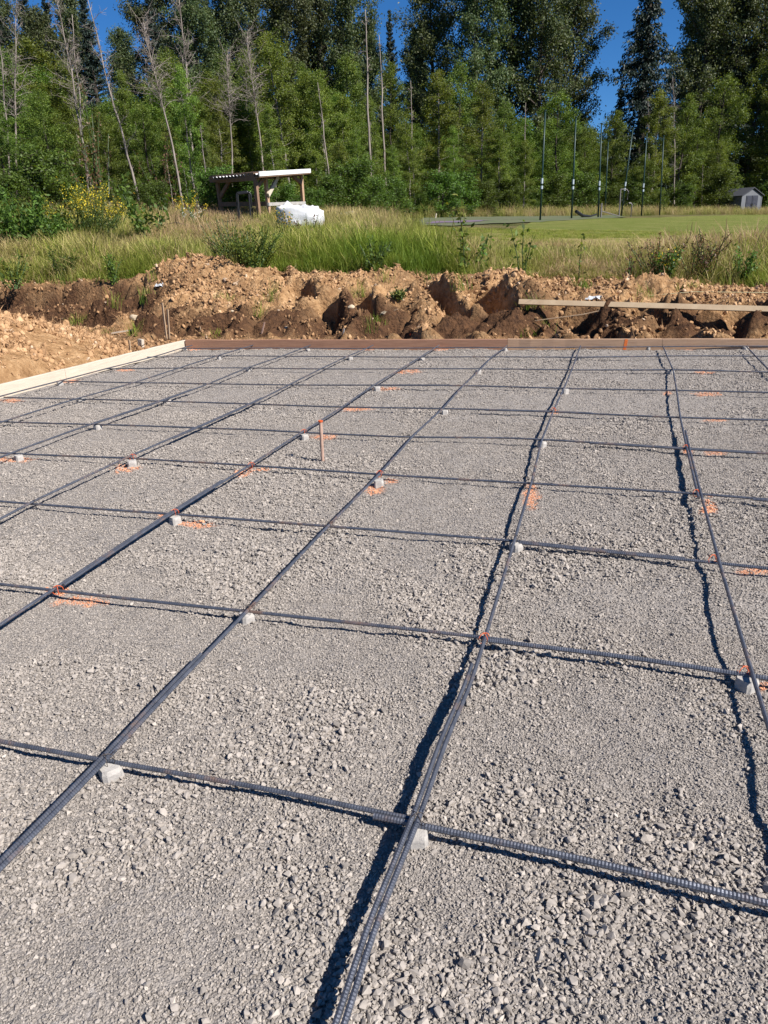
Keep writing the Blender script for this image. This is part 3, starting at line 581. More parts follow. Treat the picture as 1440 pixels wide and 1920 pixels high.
for j, pts in enumerate(TB):
    W_ = [un(px, py, ZT)[:2] for px, py in pts]
    lo_ = bx(8)+.03 if j > 4 else -4.85; lo_ = -4.62 if j == 9 else lo_
    full = smooth_path(W_, ZT, .0042 if j < 3 else .011, 0, lo_, 6.0); YP[j] = full
    lapx = [.80, .95, .95, 2.1, 1.2, .3, -1.0, 1.5, .7, .6][j]; over = [.10, .08, .75, .8, 1.1, .9, .8, .9, .8, .7][j]
    nm = ORD[j]+' cross bar line counted from the viewer'
    rr = .0093 if j < 2 else .008
    bar(full[full[:, 0] < lapx+over], .0074, 'rebar', 'rebar toward the pale side board in the '+nm, 'lengths of rebar crossing the pad', ax=0)
    bar(full[full[:, 0] > lapx], rr, 'rebar', 'rebar on the open side in the '+nm, 'lengths of rebar crossing the pad', off=-.0165, ax=0)
# concrete spacer blocks and ties
def at_cross(i, j):
    a = XP[i]; b = YP[j]; y = float(np.interp(0, [0], [0])); yv = j*.914
    for _ in range(4):
        xv = float(np.interp(yv, a[:, 1], a[:, 0])); yv = float(np.interp(xv, b[:, 0], b[:, 1]))
    return xv, yv
def block(px, py, k, label):
    c = un(px, py, .03); r = np.random.RandomState(k); s = .034+r.uniform(-.002, .003); t = s*.88; h = .037
    an = r.uniform(-.5, .5); V = []
    for z, q in ((-.012, s), (h*.6, s*.96), (h, t)):
        for k_ in range(8):
            th_ = math.radians(45*(k_//2*2)+45+(-1 if k_ % 2 == 0 else 1)*33); f_ = 1/max(abs(math.cos(th_)), abs(math.sin(th_))); V.append((q*f_*math.cos(th_), q*f_*math.sin(th_), z))
    V = np.array(V); V += r.normal(0, .0012, V.shape); R_ = np.array([[math.cos(an), -math.sin(an), 0], [math.sin(an), math.cos(an), 0], [0, 0, 1]]); V = V@R_.T
    F_ = [[l*8+i_, l*8+(i_+1) % 8, (l+1)*8+(i_+1) % 8, (l+1)*8+i_] for l in range(2) for i_ in range(8)]
    o = mk('concrete_block', V, [np.array(F_), np.array([list(range(16, 24))])], M['concrete'], loc=(c[0], c[1], .004)); tag(o, label, 'concrete block', 'concrete spacer blocks under the rebar')
    m = MB()
    m.tube([(0.008, .01, h-.002), (.022, .004, h+.022), (.012, -.006, h+.038)], .0011, 4, a=.5); m.build('wire', M['wire'], o)
BL = [(206, 1441), (462, 1153), (782, 1562), (968, 1022), (1401, 1276), (328, 972), (247, 866), (35, 856), (183, 799), (571, 817), (710, 903), (834, 771), (1016, 830), (707, 727), (314, 751), (152, 747), (1060, 731), (897, 695), (1258, 697), (1085, 671), (466, 692), (657, 671), (791, 671), (411, 670), (112, 717), (346, 654), (577, 654), (947, 654), (1216, 651), (1398, 652)]
used = {}
for k, (px, py) in enumerate(BL):
    c = un(px, py, .03); bi = min(XP, key=lambda i: abs(float(np.interp(c[1], XP[i][:, 1], XP[i][:, 0]))-c[0])); bj = min(YP, key=lambda j: abs(float(np.interp(c[0], YP[j][:, 0], YP[j][:, 1]))-c[1]))
    block(px, py, k, f'concrete block under the {ORD[bi]} long line from the side board, {ORD[bj]} cross line')
redt = {(4, 1), (4, 2), (5, 3), (7, 1), (7, 2), (4, 3), (3, 3), (4, 4), (7, 3), (6, 5), (7, 4), (6, 1)}
for i in XP:
    for j in YP:
        if j > 7: continue
        x_, y_ = at_cross(i, j)
        if x_ < bx(y_)+.05: continue
        d = depth(x_, y_); lat = (x_-CAM[0])*RR[0]+(y_-CAM[1])*RR[1]
        if abs(lat) > .56*d+.1 or d < .5: continue
        z1 = float(np.interp(y_, XP[i][:, 1], XP[i][:, 2])); red = (i, j) in redt
        if not red and d > 5: continue
        m = MB(); th = np.linspace(0, 2*np.pi, 15); q = .022
        for s_ in (1, -1):
            p = np.stack([q*np.cos(th)*.75-.006, s_*q*np.cos(th)*.75-.006, z1-.009+.0215*np.sin(th)], 1)+[x_, y_, 0]; m.tube(p, .0011 if not red else .0014, 5)
        if not red: m.tube([(x_+.01, y_, z1+.008), (x_+.022, y_+.012, z1+.022), (x_+.05, y_+.02, z1+.026)], .0012, 4)
        o = m.build('tie_wire', M['redwire'] if red else M['wire'], loc=(x_, y_, z1))
        tag(o, f'{"orange" if red else "dark"} wire tie, {ORD[i]} long line from the side board, {ORD[j]} cross line', 'tie wire', 'wire ties at the bar crossings')
# ---------------------------------------------------------------- things on the grass
def zat(x, y): return float(Hfar(np.array([x]), np.array([y]))[0])
def gp(px, D, py=400):
    p = unD(px, py, D); p[2] = zat(p[0], p[1]); return p
# shelter
A_, B_, C_, D_ = gp(416, 28.5), gp(486, 25), gp(505, 26.2), gp(570, 29)
root = empty('shelter', tuple((A_+B_+C_+D_)/4), label='open timber shelter with a white metal roof at the wood edge', cat='shelter'); RO = Vector(root.location)
def part(m, name, mat, parent=root, smooth=False):
    o = m.build(name, mat, parent, smooth); o.data.transform(Matrix.Translation(-RO)); return o
tA, tB, tC, tD = unD(407, 337, 28.5), unD(478, 331, 25), unD(497, 330, 26.2), unD(564, 324, 29)
for b, t, q in ((A_, tA, 'shelterwood'), (B_, tB, 'shelterwood'), (C_, tC, 'greylumber'), (D_, tD, 'greylumber')):
    m = MB(); m.beam(b-[0, 0, .1], t, .10, .10, (0.3, 1, 0)); part(m, 'post', M[q])
for p, q, mt in ((unD(410, 383, 28.4), unD(502, 382, 26.3), 'shelterwood'), (unD(503, 383, 26.1), unD(572, 380.5, 28.9), 'rail')):
    m = MB(); m.beam(p, q, .05, .10 if mt == 'rail' else .14); part(m, 'rail', M[mt])
for p, q, mt in ((unD(414, 368, 28.3), unD(431, 338, 27.7), 'shelterwood'), (unD(481, 352, 25), unD(497, 330, 26), 'shelterwood'), (unD(503, 366, 26.1), unD(521, 331, 26.9), 'pine'), (unD(566, 345, 29), unD(548, 329, 28.2), 'shelterwood')):
    m = MB(); m.beam(p, q, .06, .13); part(m, 'brace', M[mt])
for p, q in ((tA, tB), (tB, tC), (tC, tD), (unD(395, 336, 28.6), unD(497, 327, 25.6))):
    m = MB(); m.beam(p, q, .08, .22); part(m, 'beam', M['shelterwood'])
P1, P2, P3 = unD(389, 333.5, 28.8), unD(486, 326, 24.6), unD(582, 320, 28.6); P4 = P1+P3-P2+[0, 0, -.02]
nu, nv = 60, 8; u, v = np.meshgrid(np.linspace(0, 1, nu), np.linspace(0, 1, nv)); uu = u[..., None]; vv = v[..., None]
# sheet corrugated along the P2-P1 edge
Q = (P2*(1-uu)*(1-vv)+P1*uu*(1-vv)+P4*uu*vv+P3*(1-uu)*vv); Q[..., 2] += .018*np.sign(np.sin(u*2*np.pi*15))
V = np.concatenate([Q.reshape(-1, 3), Q.reshape(-1, 3)-[0, 0, .02]]); g_ = grid(nu, nv)
m = MB(); m.add(V, np.concatenate([g_, g_[:, ::-1]+nu*nv])); part(m, 'roof', M['roofmetal'])
m = MB(); m.add(np.concatenate([[P1, P2, P3, P4]-np.array([0, 0, .07]), [P1, P2, P3, P4]-np.array([0, 0, .10])]), np.array([[0, 1, 2, 3], [7, 6, 5, 4], [0, 4, 5, 1], [1, 5, 6, 2], [2, 6, 7, 3], [3, 7, 4, 0]])); part(m, 'roof_shade_sheet', M['shelterwood'])  # dark sheet added so the roof's shaded underside reads dark
m = MB(); m.beam(P2+[0, 0, -.0], P3+[0, 0, -.0], .03, .13); part(m, 'fascia', M['roofmetal'])
# hoops
for k, (x0, x1, D, yt) in enumerate(((443, 466, 24.2, 359), (445, 470, 24.0, 361))):
    a, b = gp(x0+3, D), gp(x1+3, D); ta, tb = unD(x0, yt+3, D), unD(x1, yt, D); m = MB(); h = .09*(tb-ta)
    m.tube([a-[0, 0, .1], ta+[0, 0, -.1], ta+h*.3+[0, 0, -.03], ta+h+[0, 0, .0], tb-h, tb-h*.3+[0, 0, -.03], tb+[0, 0, -.1], b-[0, 0, .1]], .028, 8)
    tag(m.build('metal_hoop', M['black'], loc=tuple(a)), ['black steel hoop before the shelter, the farther of the pair', 'black steel hoop before the shelter, the nearer of the pair'][k], 'hoop', 'black hoops by the shelter')
# bulk bag
c = gp(563, 21); nn, mm_ = 40, 26; th = np.linspace(0, 2*np.pi, nn, endpoint=False); V = []
rb = np.random.RandomState(3)
for j, t in enumerate(np.linspace(0, 1, mm_)):
    for i, a in enumerate(th):
        r = (abs(math.cos(a))**3.2+abs(math.sin(a))**3.2)**(-1/3.2)*.5; side = min(t/.7, 1); top = max(0, (t-.7)/.3)
        bulge = .86+.24*math.sin(side*1.9); rr = r*bulge*max(0.0, math.cos(top*math.pi/2))**.8
        z = side*.70+math.sin(top*math.pi/2)*.13
        V.append((rr*math.cos(a)*1.1, rr*math.sin(a)*.98, z))
V = np.array(V)*[1, 1, .86]; dsp = .075*fbm(V[:, 0]*3+V[:, 2]*2, V[:, 1]*3+V[:, 2]*3, 3, 77, .6)+.05*np.abs(perlin(V[:, 0]*5, V[:, 1]*5+V[:, 2]*4, 78)); V[:, 2] += (dsp*1.3-.10*V[:, 0])*sm((V[:, 2]-.3)/.3); V[:, :2] *= (1+dsp*.6)[:, None]
i = np.arange(mm_-1)[:, None]*nn; j = np.arange(nn)[None]; f_ = np.stack([i+j, i+(j+1) % nn, i+nn+(j+1) % nn, i+nn+j], -1).reshape(-1, 4)
root = empty('bulk_bag', tuple(c), .35, label='full white woven bulk bag standing in the tall grass before the shelter', cat='bulk bag')
mk('sack', V, f_, M['bag'], root, smooth=True)
for sx_, sy_ in ((-.42, -.36), (.42, -.36), (.4, .34), (-.4, .34)):
    m = MB(); m.tube([(sx_, sy_, .52), (sx_*.9, sy_*.9, .70), (sx_*.7, sy_*.95, .68), (sx_*.7, sy_*1.05, .55)], .014, 5); m.build('lifting_loop', M['bag'], root)
# gravel heap, markers, chain
c = gp(650, 27.5); nn = 40; u, v = np.meshgrid(np.linspace(-1, 1, nn), np.linspace(-1, 1, 20)); z = .42*np.clip(1-(u*u+v*v), 0, 1)**.7*(1+.3*fbm(u*3, v*3, 3, 12))
tag(mk('gravel_heap', np.stack([u*1.0, v*1.0, z-.05], -1).reshape(-1, 3), grid(nn, 20), M['gravel'], loc=tuple(c)), 'low grey gravel heap beyond the tall grass beside the bulk bag', 'gravel heap')
def post(name, px, D, pyt, r, mat, label, cat, dx=0, group=None, sq=False):
    b = gp(px, D); t = unD(px+dx, pyt, D); m = MB(); m.tube([b-[0, 0, .2], t], r, 8); return tag(m.build(name, mat, loc=tuple(b)), label, cat, group), b, t
post('marker_post', 592, 19.8, 416, .015, M['black'], 'thin black marker post just in front of the bulk bag', 'post')
_, b1, t1 = post('marker_post', 331, 22, 417, .02, M['black'], 'short black post carrying the drooping rope in the grass', 'post')
a = unD(230, 424, 22); b = unD(385, 422, 22.5); c = unD(436, 414, 23); m = MB(); m.tube([a, (a+t1)/2-[0, 0, .06], t1, (t1+b)/2-[0, 0, .08], b, c], .014, 4); tag(m.build('rope', M['black'], loc=tuple(t1)), 'dark rope drooping over the grass at a short black post', 'rope')
post('marker_stake', 815, 44, 400, .035, M['pine'], 'pale slim stake at the far edge of the court', 'stake', 3)
# net poles
for k, (px, D, pt, yt, lb) in enumerate(((1013, 42, 1022.5, 208, 'nearest tall green net pole, first in the row'), (1072, 46, 1080, 220, 'tall green net pole, second from the lawn corner'), (1122, 50, 1128, 232, 'tall green net pole with painted sun highlights beside the white stub post'),
        (1134, 58, 1140.5, 265, 'thin green pole set back between the rows, without painted sun highlights'), (1164.5, 55, 1187, 240, 'leaning green net pole that tilts against the others'), (1203, 57, 1213, 250, 'green net pole between the leaning pole and the last pole'), (1237, 60, 1244.5, 255, 'last green net pole, the one nearest the shed'))):
    b = gp(px, D); t = unD(pt, yt, D); root = empty('net_pole', tuple(b), label=lb, cat='net pole', group='green net poles along the lawn'); ax = np.array(t-b)
    m = MB(); m.tube([(0, 0, -.2), ax*.5, ax], [.05, .045, .04] if k != 3 else [.045, .04, .035], 8); m.build('pole', M['polegreen'], root, True)
    m = MB(); m.tube([ax, ax+[0, 0, .04]], .075, 8); m.build('cap', M['polegreen'], root)
    if k not in (3, 6):
        m = MB(); m.tube([ax*.30, ax*.33], .068, 8); m.build('band', M['poleglint'], root); m = MB(); m.tube([ax*.35, ax*.40], .062, 8); m.build('band', M['poleglint'], root)  # pale bands are sun glints put on as colour
b = gp(1127, 49.5, 405); t = unD(1128, 381, 49.5); m = MB(); m.tube([b-[0, 0, .3], t], .055, 8); m.tube([t-[0, 0, .45], unD(1160, 405, 51)], .03, 6); tag(m.build('stub_post', M['greyrod'], loc=tuple(b)), 'pale stub post with a slack line at the lawn edge', 'post')
b = gp(1161, 52); t = unD(1163.5, 358, 52); m = MB(); m.tube([b-[0, 0, .3], t, t+[.0, 0, .12]], .045, 8); q = unD(1175, 355, 52); m.tube([t+[0, 0, .1], q, q+[.12, 0, -.15], unD(1176, 374, 52)], .03, 6)
tag(m.build('goal_frame', M['greyrod'], loc=tuple(b)), 'tall rusty grey goal frame with a curved top', 'frame', 'grey frames at the court')
b = gp(1183, 53); t = unD(1185, 384, 53); m = MB(); m.tube([b-[0, 0, .3], t, t+[-.08, 0, .1], unD(1179, 381, 53)], .05, 8); tag(m.build('goal_frame', M['greyrod'], loc=tuple(b)), 'shorter grey frame with a hooked top beside the tall one', 'frame', 'grey frames at the court')
a = unD(1080, 396, 47); b = unD(1105, 406, 48); m = MB(); m.tube([a, (a+b)/2+[0, 0, -.1], b], .09, 6); m.tube([b, unD(1118, 402, 48.5)], .05, 6); tag(m.build('rolled_net', M['black'], loc=tuple(b)), 'dark rolled net slumped between two net poles', 'net')
# shed
D = 72; b0 = gp(1387, D-1.5); b1 = gp(1425, D); fx = b1-b0; fx[2] = 0; wd = np.linalg.norm(fx); ang = math.atan2(fx[1], fx[0])
root = empty('garden_shed', tuple(b0), ang, label='small grey plastic shed with a dark double door at the wood edge', cat='shed'); hw, hp_, dp = 1.55, 2.12, 2.3
m = MB(); m.add([(0, 0, -.2), (wd, 0, -.2), (wd, 0, hw), (wd/2, 0, hp_), (0, 0, hw), (0, dp, -.2), (wd, dp, -.2), (wd, dp, hw), (wd/2, dp, hp_), (0, dp, hw)], [np.array([[0, 1, 2, 3, 4], [9, 8, 7, 6, 5]]), np.array([[0, 4, 9, 5], [1, 6, 7, 2]])]); m.build('wall', M['shed'], root)
for k in range(7):
    pass
m = MB()
for s_, x0, x1 in ((1, -.14, wd/2), (-1, wd/2, wd+.14)):
    z0, z1 = (hw-.05, hp_+.05) if s_ == 1 else (hp_+.05, hw-.05)
    m.add([(x0, -.15, z0), (x1, -.15, z1), (x1, dp+.1, z1), (x0, dp+.1, z0), (x0, -.15, z0+.07), (x1, -.15, z1+.07), (x1, dp+.1, z1+.07), (x0, dp+.1, z0+.07)], np.array([[0, 3, 2, 1], [4, 5, 6, 7], [0, 1, 5, 4], [2, 3, 7, 6], [0, 4, 7, 3], [1, 2, 6, 5]]))
m.build('roof', M['shedroof'], root)
for x0, x1 in ((wd*.22, wd*.49), (wd*.51, wd*.78)):
    m = MB(); m.box(((x0+x1)/2, -.02, .78), (x1-x0, .05, 1.55)); d_ = m.build('door', M['sheddoor'], root)
    m = MB(); m.box(((x0+x1)/2, -.052, 1.15), ((x1-x0)*.7, .02, .55)); m.box(((x0+x1)/2, -.052, .42), ((x1-x0)*.7, .02, .5)); m.build('door_panel', M['sheddoor'], d_)
    m = MB(); m.box((x1-.06 if x0 < wd*.4 else x0+.06, -.07, .8), (.04, .05, .18)); m.build('handle', M['black'], d_)
for x in (0.06, wd-.06):
    m = MB(); m.box((x, -.012, .72), (.1, .03, 1.6)); m.build('corner_trim', M['shed'], root)
m = MB()
for k in range(8): m.box((-.012, .15+k*.28, .7), (.024, .05, 1.62))
m.build('side_ribs', M['shed'], root)
# ---------------------------------------------------------------- foliage builders
def diamonds(c, ln, wd, rng, droop=0.0, axis=None, v=None):
    n = len(c); a = rng.normal(size=(n, 3)); a[:, 2] -= droop
    if axis is not None: a = a*.55+axis
    a /= np.linalg.norm(a, axis=1)[:, None]; b = np.cross(a, rng.normal(size=(n, 3))); b /= np.linalg.norm(b, axis=1)[:, None]+1e-9
    l = (ln*rng.uniform(.6, 1.3, n))[:, None]; w_ = (wd*rng.uniform(.7, 1.2, n))[:, None]
    V = np.stack([c-a*l/2, c+b*w_/2, c+a*l/2, c-b*w_/2], 1).reshape(-1, 3); F_ = np.arange(n*4).reshape(-1, 4)
    vv = rng.rand(n) if v is None else v
    return V, F_, np.repeat(vv, 4)
def branch(p0, d, L, rng, n=6, up=.0, wig=.12):
    pts = [np.array(p0)]; d = np.array(d, float); d /= np.linalg.norm(d)
    for i in range(n):
        d = d+rng.normal(0, wig, 3)+[0, 0, up]; d /= np.linalg.norm(d); pts.append(pts[-1]+d*L/n)
    return np.array(pts)
def make_tree(name, seed, H, R, bark, leafm, leaf, nper, nb, t0, prof, up, bend=.02, rt=.12, sub=6, spread=.3, droop=.3, leader=1, twig=True):
    rng = np.random.RandomState(seed); tm = MB(); C_ = []; 
    ts = np.linspace(0, 1, 14); tx = np.cumsum(rng.normal(0, bend, 14))*H*.25; ty = np.cumsum(rng.normal(0, bend, 14))*H*.25; tx -= tx[0]; ty -= ty[0]
    tp = np.stack([tx, ty, ts*H], 1); tm.tube(tp, rt*(1-.93*ts)+.01, 8)
    AX = []
    for k in range(nb):
        t = t0+(1-t0)*((k+rng.rand())/nb)**.9; p0 = np.array([np.interp(t, ts, tx), np.interp(t, ts, ty), t*H]); az = k*2.4+rng.normal(0, .5); L = R*prof(t)*rng.uniform(.55, 1.25)
        if L < .15: L = .15
        el = up+(t-.5)*.8+rng.normal(0, .15); d = (math.cos(az)*math.cos(el), math.sin(az)*math.cos(el), math.sin(el)); bp = branch(p0, d, L, rng, 6, .03*(1 if up > 0 else -1)-droop*.05)
        tm.tube(bp, np.linspace(max(.012, rt*(1-t)*.38), .006, 7)*(1 if H < 20 else 1.6), 4, False)
        m_ = max(2, int(sub*L/R*1.6)+1)
        for q in range(m_):
            s_ = rng.uniform(.25, 1)**.8; c0 = np.array([np.interp(s_, np.linspace(0, 1, 7), bp[:, i]) for i in range(3)]); d2 = rng.normal(size=3)*[1, 1, .6]; d2 /= np.linalg.norm(d2); l2 = spread*R*rng.uniform(.4, 1)
            bp2 = branch(c0, d2, l2, rng, 4, -.06*droop)
            if twig: tm.tube(bp2, np.linspace(.012, .004, 5)*(1 if H < 20 else 2), 3, False)
            n_ = int(nper*rng.uniform(.5, 1.4)); tt = rng.rand(n_); cc = np.stack([np.interp(tt, np.linspace(0, 1, 5), bp2[:, i]) for i in range(3)], 1)+rng.normal(0, l2*.16+leaf*.6, (n_, 3)); C_.append(cc)
    c = np.concatenate(C_); V, F_, vv = diamonds(c, leaf, leaf*.62, rng, droop)
    cl = np.clip(.5+.35*perlin(c[:, 0]*1.1+c[:, 2]*.8, c[:, 1]*1.1+c[:, 2]*.6, seed)+rng.normal(0, .22, len(c)), 0, 1)
    t_ = tm.build(name+'_t', bark, smooth=True); l_ = mk(name+'_c', V, F_, leafm, attrs={'v': np.repeat(cl, 4)})
    r_ = (t_.data, l_.data); bpy.data.objects.remove(t_); bpy.data.objects.remove(l_); return r_, H
def make_conifer(name, seed, H, R, weep=.5):
    rng = np.random.RandomState(seed); tm = MB(); Vs = []; tm.tube([(0, 0, 0), (0, 0, H*.5), (0, 0, H)], [H*.014, H*.009, .02], 8); C_ = []; A_ = []
    z = H*.10
    while z < H*.99:
        t = z/H; L0 = R*(1-t)**.85*rng.uniform(.8, 1.15)+.12; nbr = 6
        for k in range(nbr):
            az = rng.rand()*6.28; L = L0*rng.uniform(.6, 1.2); el = .25-weep*.55+t*.5; d = (math.cos(az)*math.cos(el), math.sin(az)*math.cos(el), math.sin(el)); bp = branch((0, 0, z), d, L, rng, 6, -.02-.05*weep+.035, .05)
            tm.tube(bp, np.linspace(.05, .01, 7)*H/25, 3, False); n_ = int(46*L/R*3)+12; s_ = rng.uniform(.1, 1, n_); cc = np.stack([np.interp(s_, np.linspace(0, 1, 7), bp[:, i]) for i in range(3)], 1)
            sd = np.cross(d, (0, 0, 1)); off = rng.normal(0, .14*L+.05, n_)*(1.1-s_*.7); dr = np.abs(rng.normal(0, weep*.45, n_)); C_.append(cc+sd*off[:, None]-np.stack([0*dr, 0*dr, dr*.8], 1)); A_.append(np.stack([d[0]*.4+sd[0]*np.sign(off)*.5, d[1]*.4+sd[1]*np.sign(off)*.5, 0*dr-weep*1.5-.3], 1))
        z += H*.019*rng.uniform(.7, 1.3)
    c = np.concatenate(C_); V, F_, vv = diamonds(c, (.30*H/22), .09*H/22, rng, 0, np.concatenate(A_)); t_ = tm.build(name+'_t', M['bark_dark']); l_ = mk(name+'_c', V, F_, M['needle'], attrs={'v': vv})
    r_ = (t_.data, l_.data); bpy.data.objects.remove(t_); bpy.data.objects.remove(l_); return r_, H
def make_dead(name, seed, H, R, nb=34, t0=.35, rt=.11, bark='bark_dead', fork=False):
    rng = np.random.RandomState(seed); tm = MB(); bm_ = MB(); ts = np.linspace(0, 1, 14); tx = np.cumsum(rng.normal(0, .012, 14))*H*.3; ty = np.cumsum(rng.normal(0, .012, 14))*H*.3; tp = np.stack([tx-tx[0], ty-ty[0], ts*H], 1); tm.tube(tp, rt*(1-.85*ts)+.008, 8)
    for k in range(nb):
        t = t0+(1-t0)*rng.rand(); p0 = np.array([np.interp(t, ts, tp[:, 0]), np.interp(t, ts, tp[:, 1]), t*H]); az = rng.rand()*6.28; L = R*rng.uniform(.35, 1.25)*(1.15-.5*t); el = rng.uniform(.2, 1.25); d = (math.cos(az)*math.cos(el), math.sin(az)*math.cos(el), math.sin(el)); bp = branch(p0, d, L, rng, 7, .03, .16); bm_.tube(bp, np.linspace(.022, .006, 8), 4, False)
        for q in range(9):
            i = rng.randint(1, 7); bp2 = branch(bp[i], rng.normal(size=3)+[0, 0, .3], L*rng.uniform(.2, .5), rng, 4, .0, .2); bm_.tube(bp2, np.linspace(.009, .004, 5), 3, False)
    t_ = tm.build(name+'_t', M[bark], smooth=True); l_ = bm_.build(name+'_c', M[bark]); r_ = (t_.data, l_.data); bpy.data.objects.remove(t_); bpy.data.objects.remove(l_); return r_, H
oval = lambda t: math.sin(math.pi*min(1, max(0, (t-.05)/.95))**.75)**.7
cone = lambda t: (1-t)**.6*1.05
wide = lambda t: math.sin(math.pi*min(1, max(0, t))**1.0)**.5
TR = {}
TR['birch'] = [make_tree(f'birch{i}', 20+i, 11, [1.9, 2.2, 1.7, 2.0][i], M['bark_grey'], M['birch'], .105, 62, 58, .1, cone if i % 2 else oval, .45, rt=.09, sub=6, droop=.5) for i in range(4)]
TR['alder'] = [make_tree(f'alder{i}', 40+i, 13, 2.7, M['bark_dark'], M['alder'], .13, 60, 54, .06, oval, .35, rt=.13, sub=6, droop=.2) for i in range(3)]
TR['cotton'] = [make_tree(f'cotton{i}', 60+i, 26, [5.2, 4.6, 5.6][i], M['bark_dark'], M['cotton'], .27, 52, 74, .14, wide, .7, rt=.38, sub=7, spread=.28, droop=.4) for i in range(3)]
TR['conifer'] = [make_conifer('con0', 80, 24, 3.6, .9), make_conifer('con1', 81, 22, 3.0, .25)]
TR['dead'] = [make_dead(f'dead{i}', 90+i, 14, [2.2, 1.5, 2.6][i], [46, 26, 60][i], [.5, .3, .55][i], [.095, .085, .09][i]) for i in range(3)]
TR['snag'] = [make_dead('snag0', 99, 12, .6, 16, .4, .095)]
TR['bush'] = [make_tree(f'bush{i}', 110+i, 3, 1.5, M['bark_dark'], M['bushleaf'], .12, 30, 40, .03, wide, .5, rt=.04, sub=5, spread=.35, droop=.1) for i in range(3)]
NAMES = {'birch': ('birch', 'birch'), 'alder': ('leafy_tree', 'tree'), 'cotton': ('cottonwood', 'tree'), 'conifer': ('conifer', 'conifer'), 'dead': ('dead_tree', 'dead tree'), 'snag': ('dead_tree', 'dead tree'), 'bush': ('bush', 'bush')}
rt_ = np.random.RandomState(8)
def tree(kind, var, px, D, top, label, group, lean=0, wide_=1.0, pyb=None, H=None):
    """px: column of the foot, top: pixel row of the crown's top, D: metres along the view"""
    (t_, l_), H0 = TR[kind][var]; b = gp(px, D); 
    h = H if H else unD(px, top, D)[2]-b[2]; s = h/H0; nm, cat = NAMES[kind]
    r = empty(nm, (b[0], b[1], b[2]-.1), 0, label=label, cat=cat, group=group); r.scale = (s*wide_, s*wide_, s)
    r.rotation_mode = 'XYZ'
    ax = Vector((RR[0], RR[1], 0)); q = Matrix.Rotation(math.radians(lean), 4, Vector((HEAD[0], HEAD[1], 0)))@Matrix.Rotation(rt_.rand()*6.28, 4, 'Z')
    r.rotation_euler = q.to_euler()
    for d_, n_ in ((t_, 'trunk'), (l_, 'crown' if kind not in ('dead', 'snag') else 'branches')):
        if kind == 'bush': n_ = {'trunk': 'stems', 'crown': 'foliage'}[n_]
        o = bpy.data.objects.new(n_, d_); C.objects.link(o); o.parent = r
    return r
GB = 'tall trees closing the back of the wood'
# back row: closes the wood, tops out of frame except for the sky gaps
back = [(-60, 62, -40), (10, 60, -60), (75, 66, -30), (130, 60, 20), (190, 70, -20), (340, 68, -60), (400, 60, -30), (450, 66, -60), (505, 72, -40), (560, 66, -60), (610, 70, -40), (670, 66, -40),
        (700, 84, 60), (790, 84, 60), (818, 78, -60), (890, 76, -80), (950, 82, -120), (1010, 80, -100), (1060, 84, -60), (1278, 96, -60), (1290, 92, -80), (1340, 96, -60), (1385, 92, -90), (1440, 96, -60), (1500, 90, -40), (1560, 80, -40), (-130, 56, -40), (270, 80, 60)]
KW = ['outside the frame edge', 'above the bare white trunks', 'over the big round dark tree', 'behind the leaning forked dead tree', 'beside the small patch of sky at the top', 'behind the brushy dead tree', 'above the low end of the shelter roof', 'behind the twiggy grey dead tree', 'behind the shelter post', 'above the tallest bright birch',
      'above the leaning pale snag', 'beside the tallest straight snag', 'rising into the middle sky gap', 'low in the middle sky gap', 'carrying the left slope of the big dark crowns', 'forming the big dark crown by the middle sky gap', 'with the broadest dark crown, behind the bright pointed birch', 'above the round light green birch', 'edging the sky gap with the drooping conifer',
      'just past the drooping conifer', 'above the bare twiggy top by the last poles', 'above the pale thin trunk', 'above the shed', 'at the frame edge past the shed', 'outside the frame past the shed', 'outside the frame, farthest over', 'outside the frame, beyond the bare trunks', 'low under the small patch of sky']
for k, (px, D, top) in enumerate(back):
    tree('cotton', k % 3, px, D, top, 'tall dark cottonwood '+KW[k], GB, wide_=.98)
GC = 'dark conifers in the wood'
for px, D, top, v, wd_, lb in ((1190, 80, -75, 0, 1.75, 'dark drooping conifer standing against the open sky gap'), (741, 88, 14, 1, 1.0, 'small pointed conifer below the blue sky gap in the middle'), (330, 64, -60, 1, 1.0, 'dark conifer behind the dead trees, left of its twin'),
        (215, 66, -40, 1, 1.1, 'dark conifer beside the small patch of sky at the top'), (60, 62, -50, 1, 1.1, 'dark conifer behind the bare white trunks at the frame edge'), (782, 86, 48, 1, .9, 'little conifer tip before the big dark cottonwood'), (1150, 95, 150, 1, 1.2, 'low dark conifer in the foot of the sky gap'),
        (112, 64, -60, 1, 1.1, 'dark conifer between the two leaning forked dead trees'), (150, 70, -30, 1, 1.1, 'dark conifer behind the long thin leaning trunk'), (385, 66, -70, 1, 1.1, 'dark conifer over the low end of the shelter'), (428, 72, -60, 0, .8, 'broad dark conifer over the twiggy grey dead tree'),
        (20, 60, -60, 1, 1.1, 'dark conifer at the frame edge'), (620, 72, -50, 1, 1.2, 'dark conifer before the tallest straight snag'), (655, 74, -20, 1, 1.1, 'dark conifer beside the middle sky gap'), (1350, 92, -80, 1, 1.2, 'dark conifer among the crowns above the shed'),
        (470, 70, -30, 1, 1, 'dark conifer behind the bright birch tops')):
    tree('conifer', v, px, D, top, lb, GC, wide_=wd_)
GM = 'green trees along the wood edge'
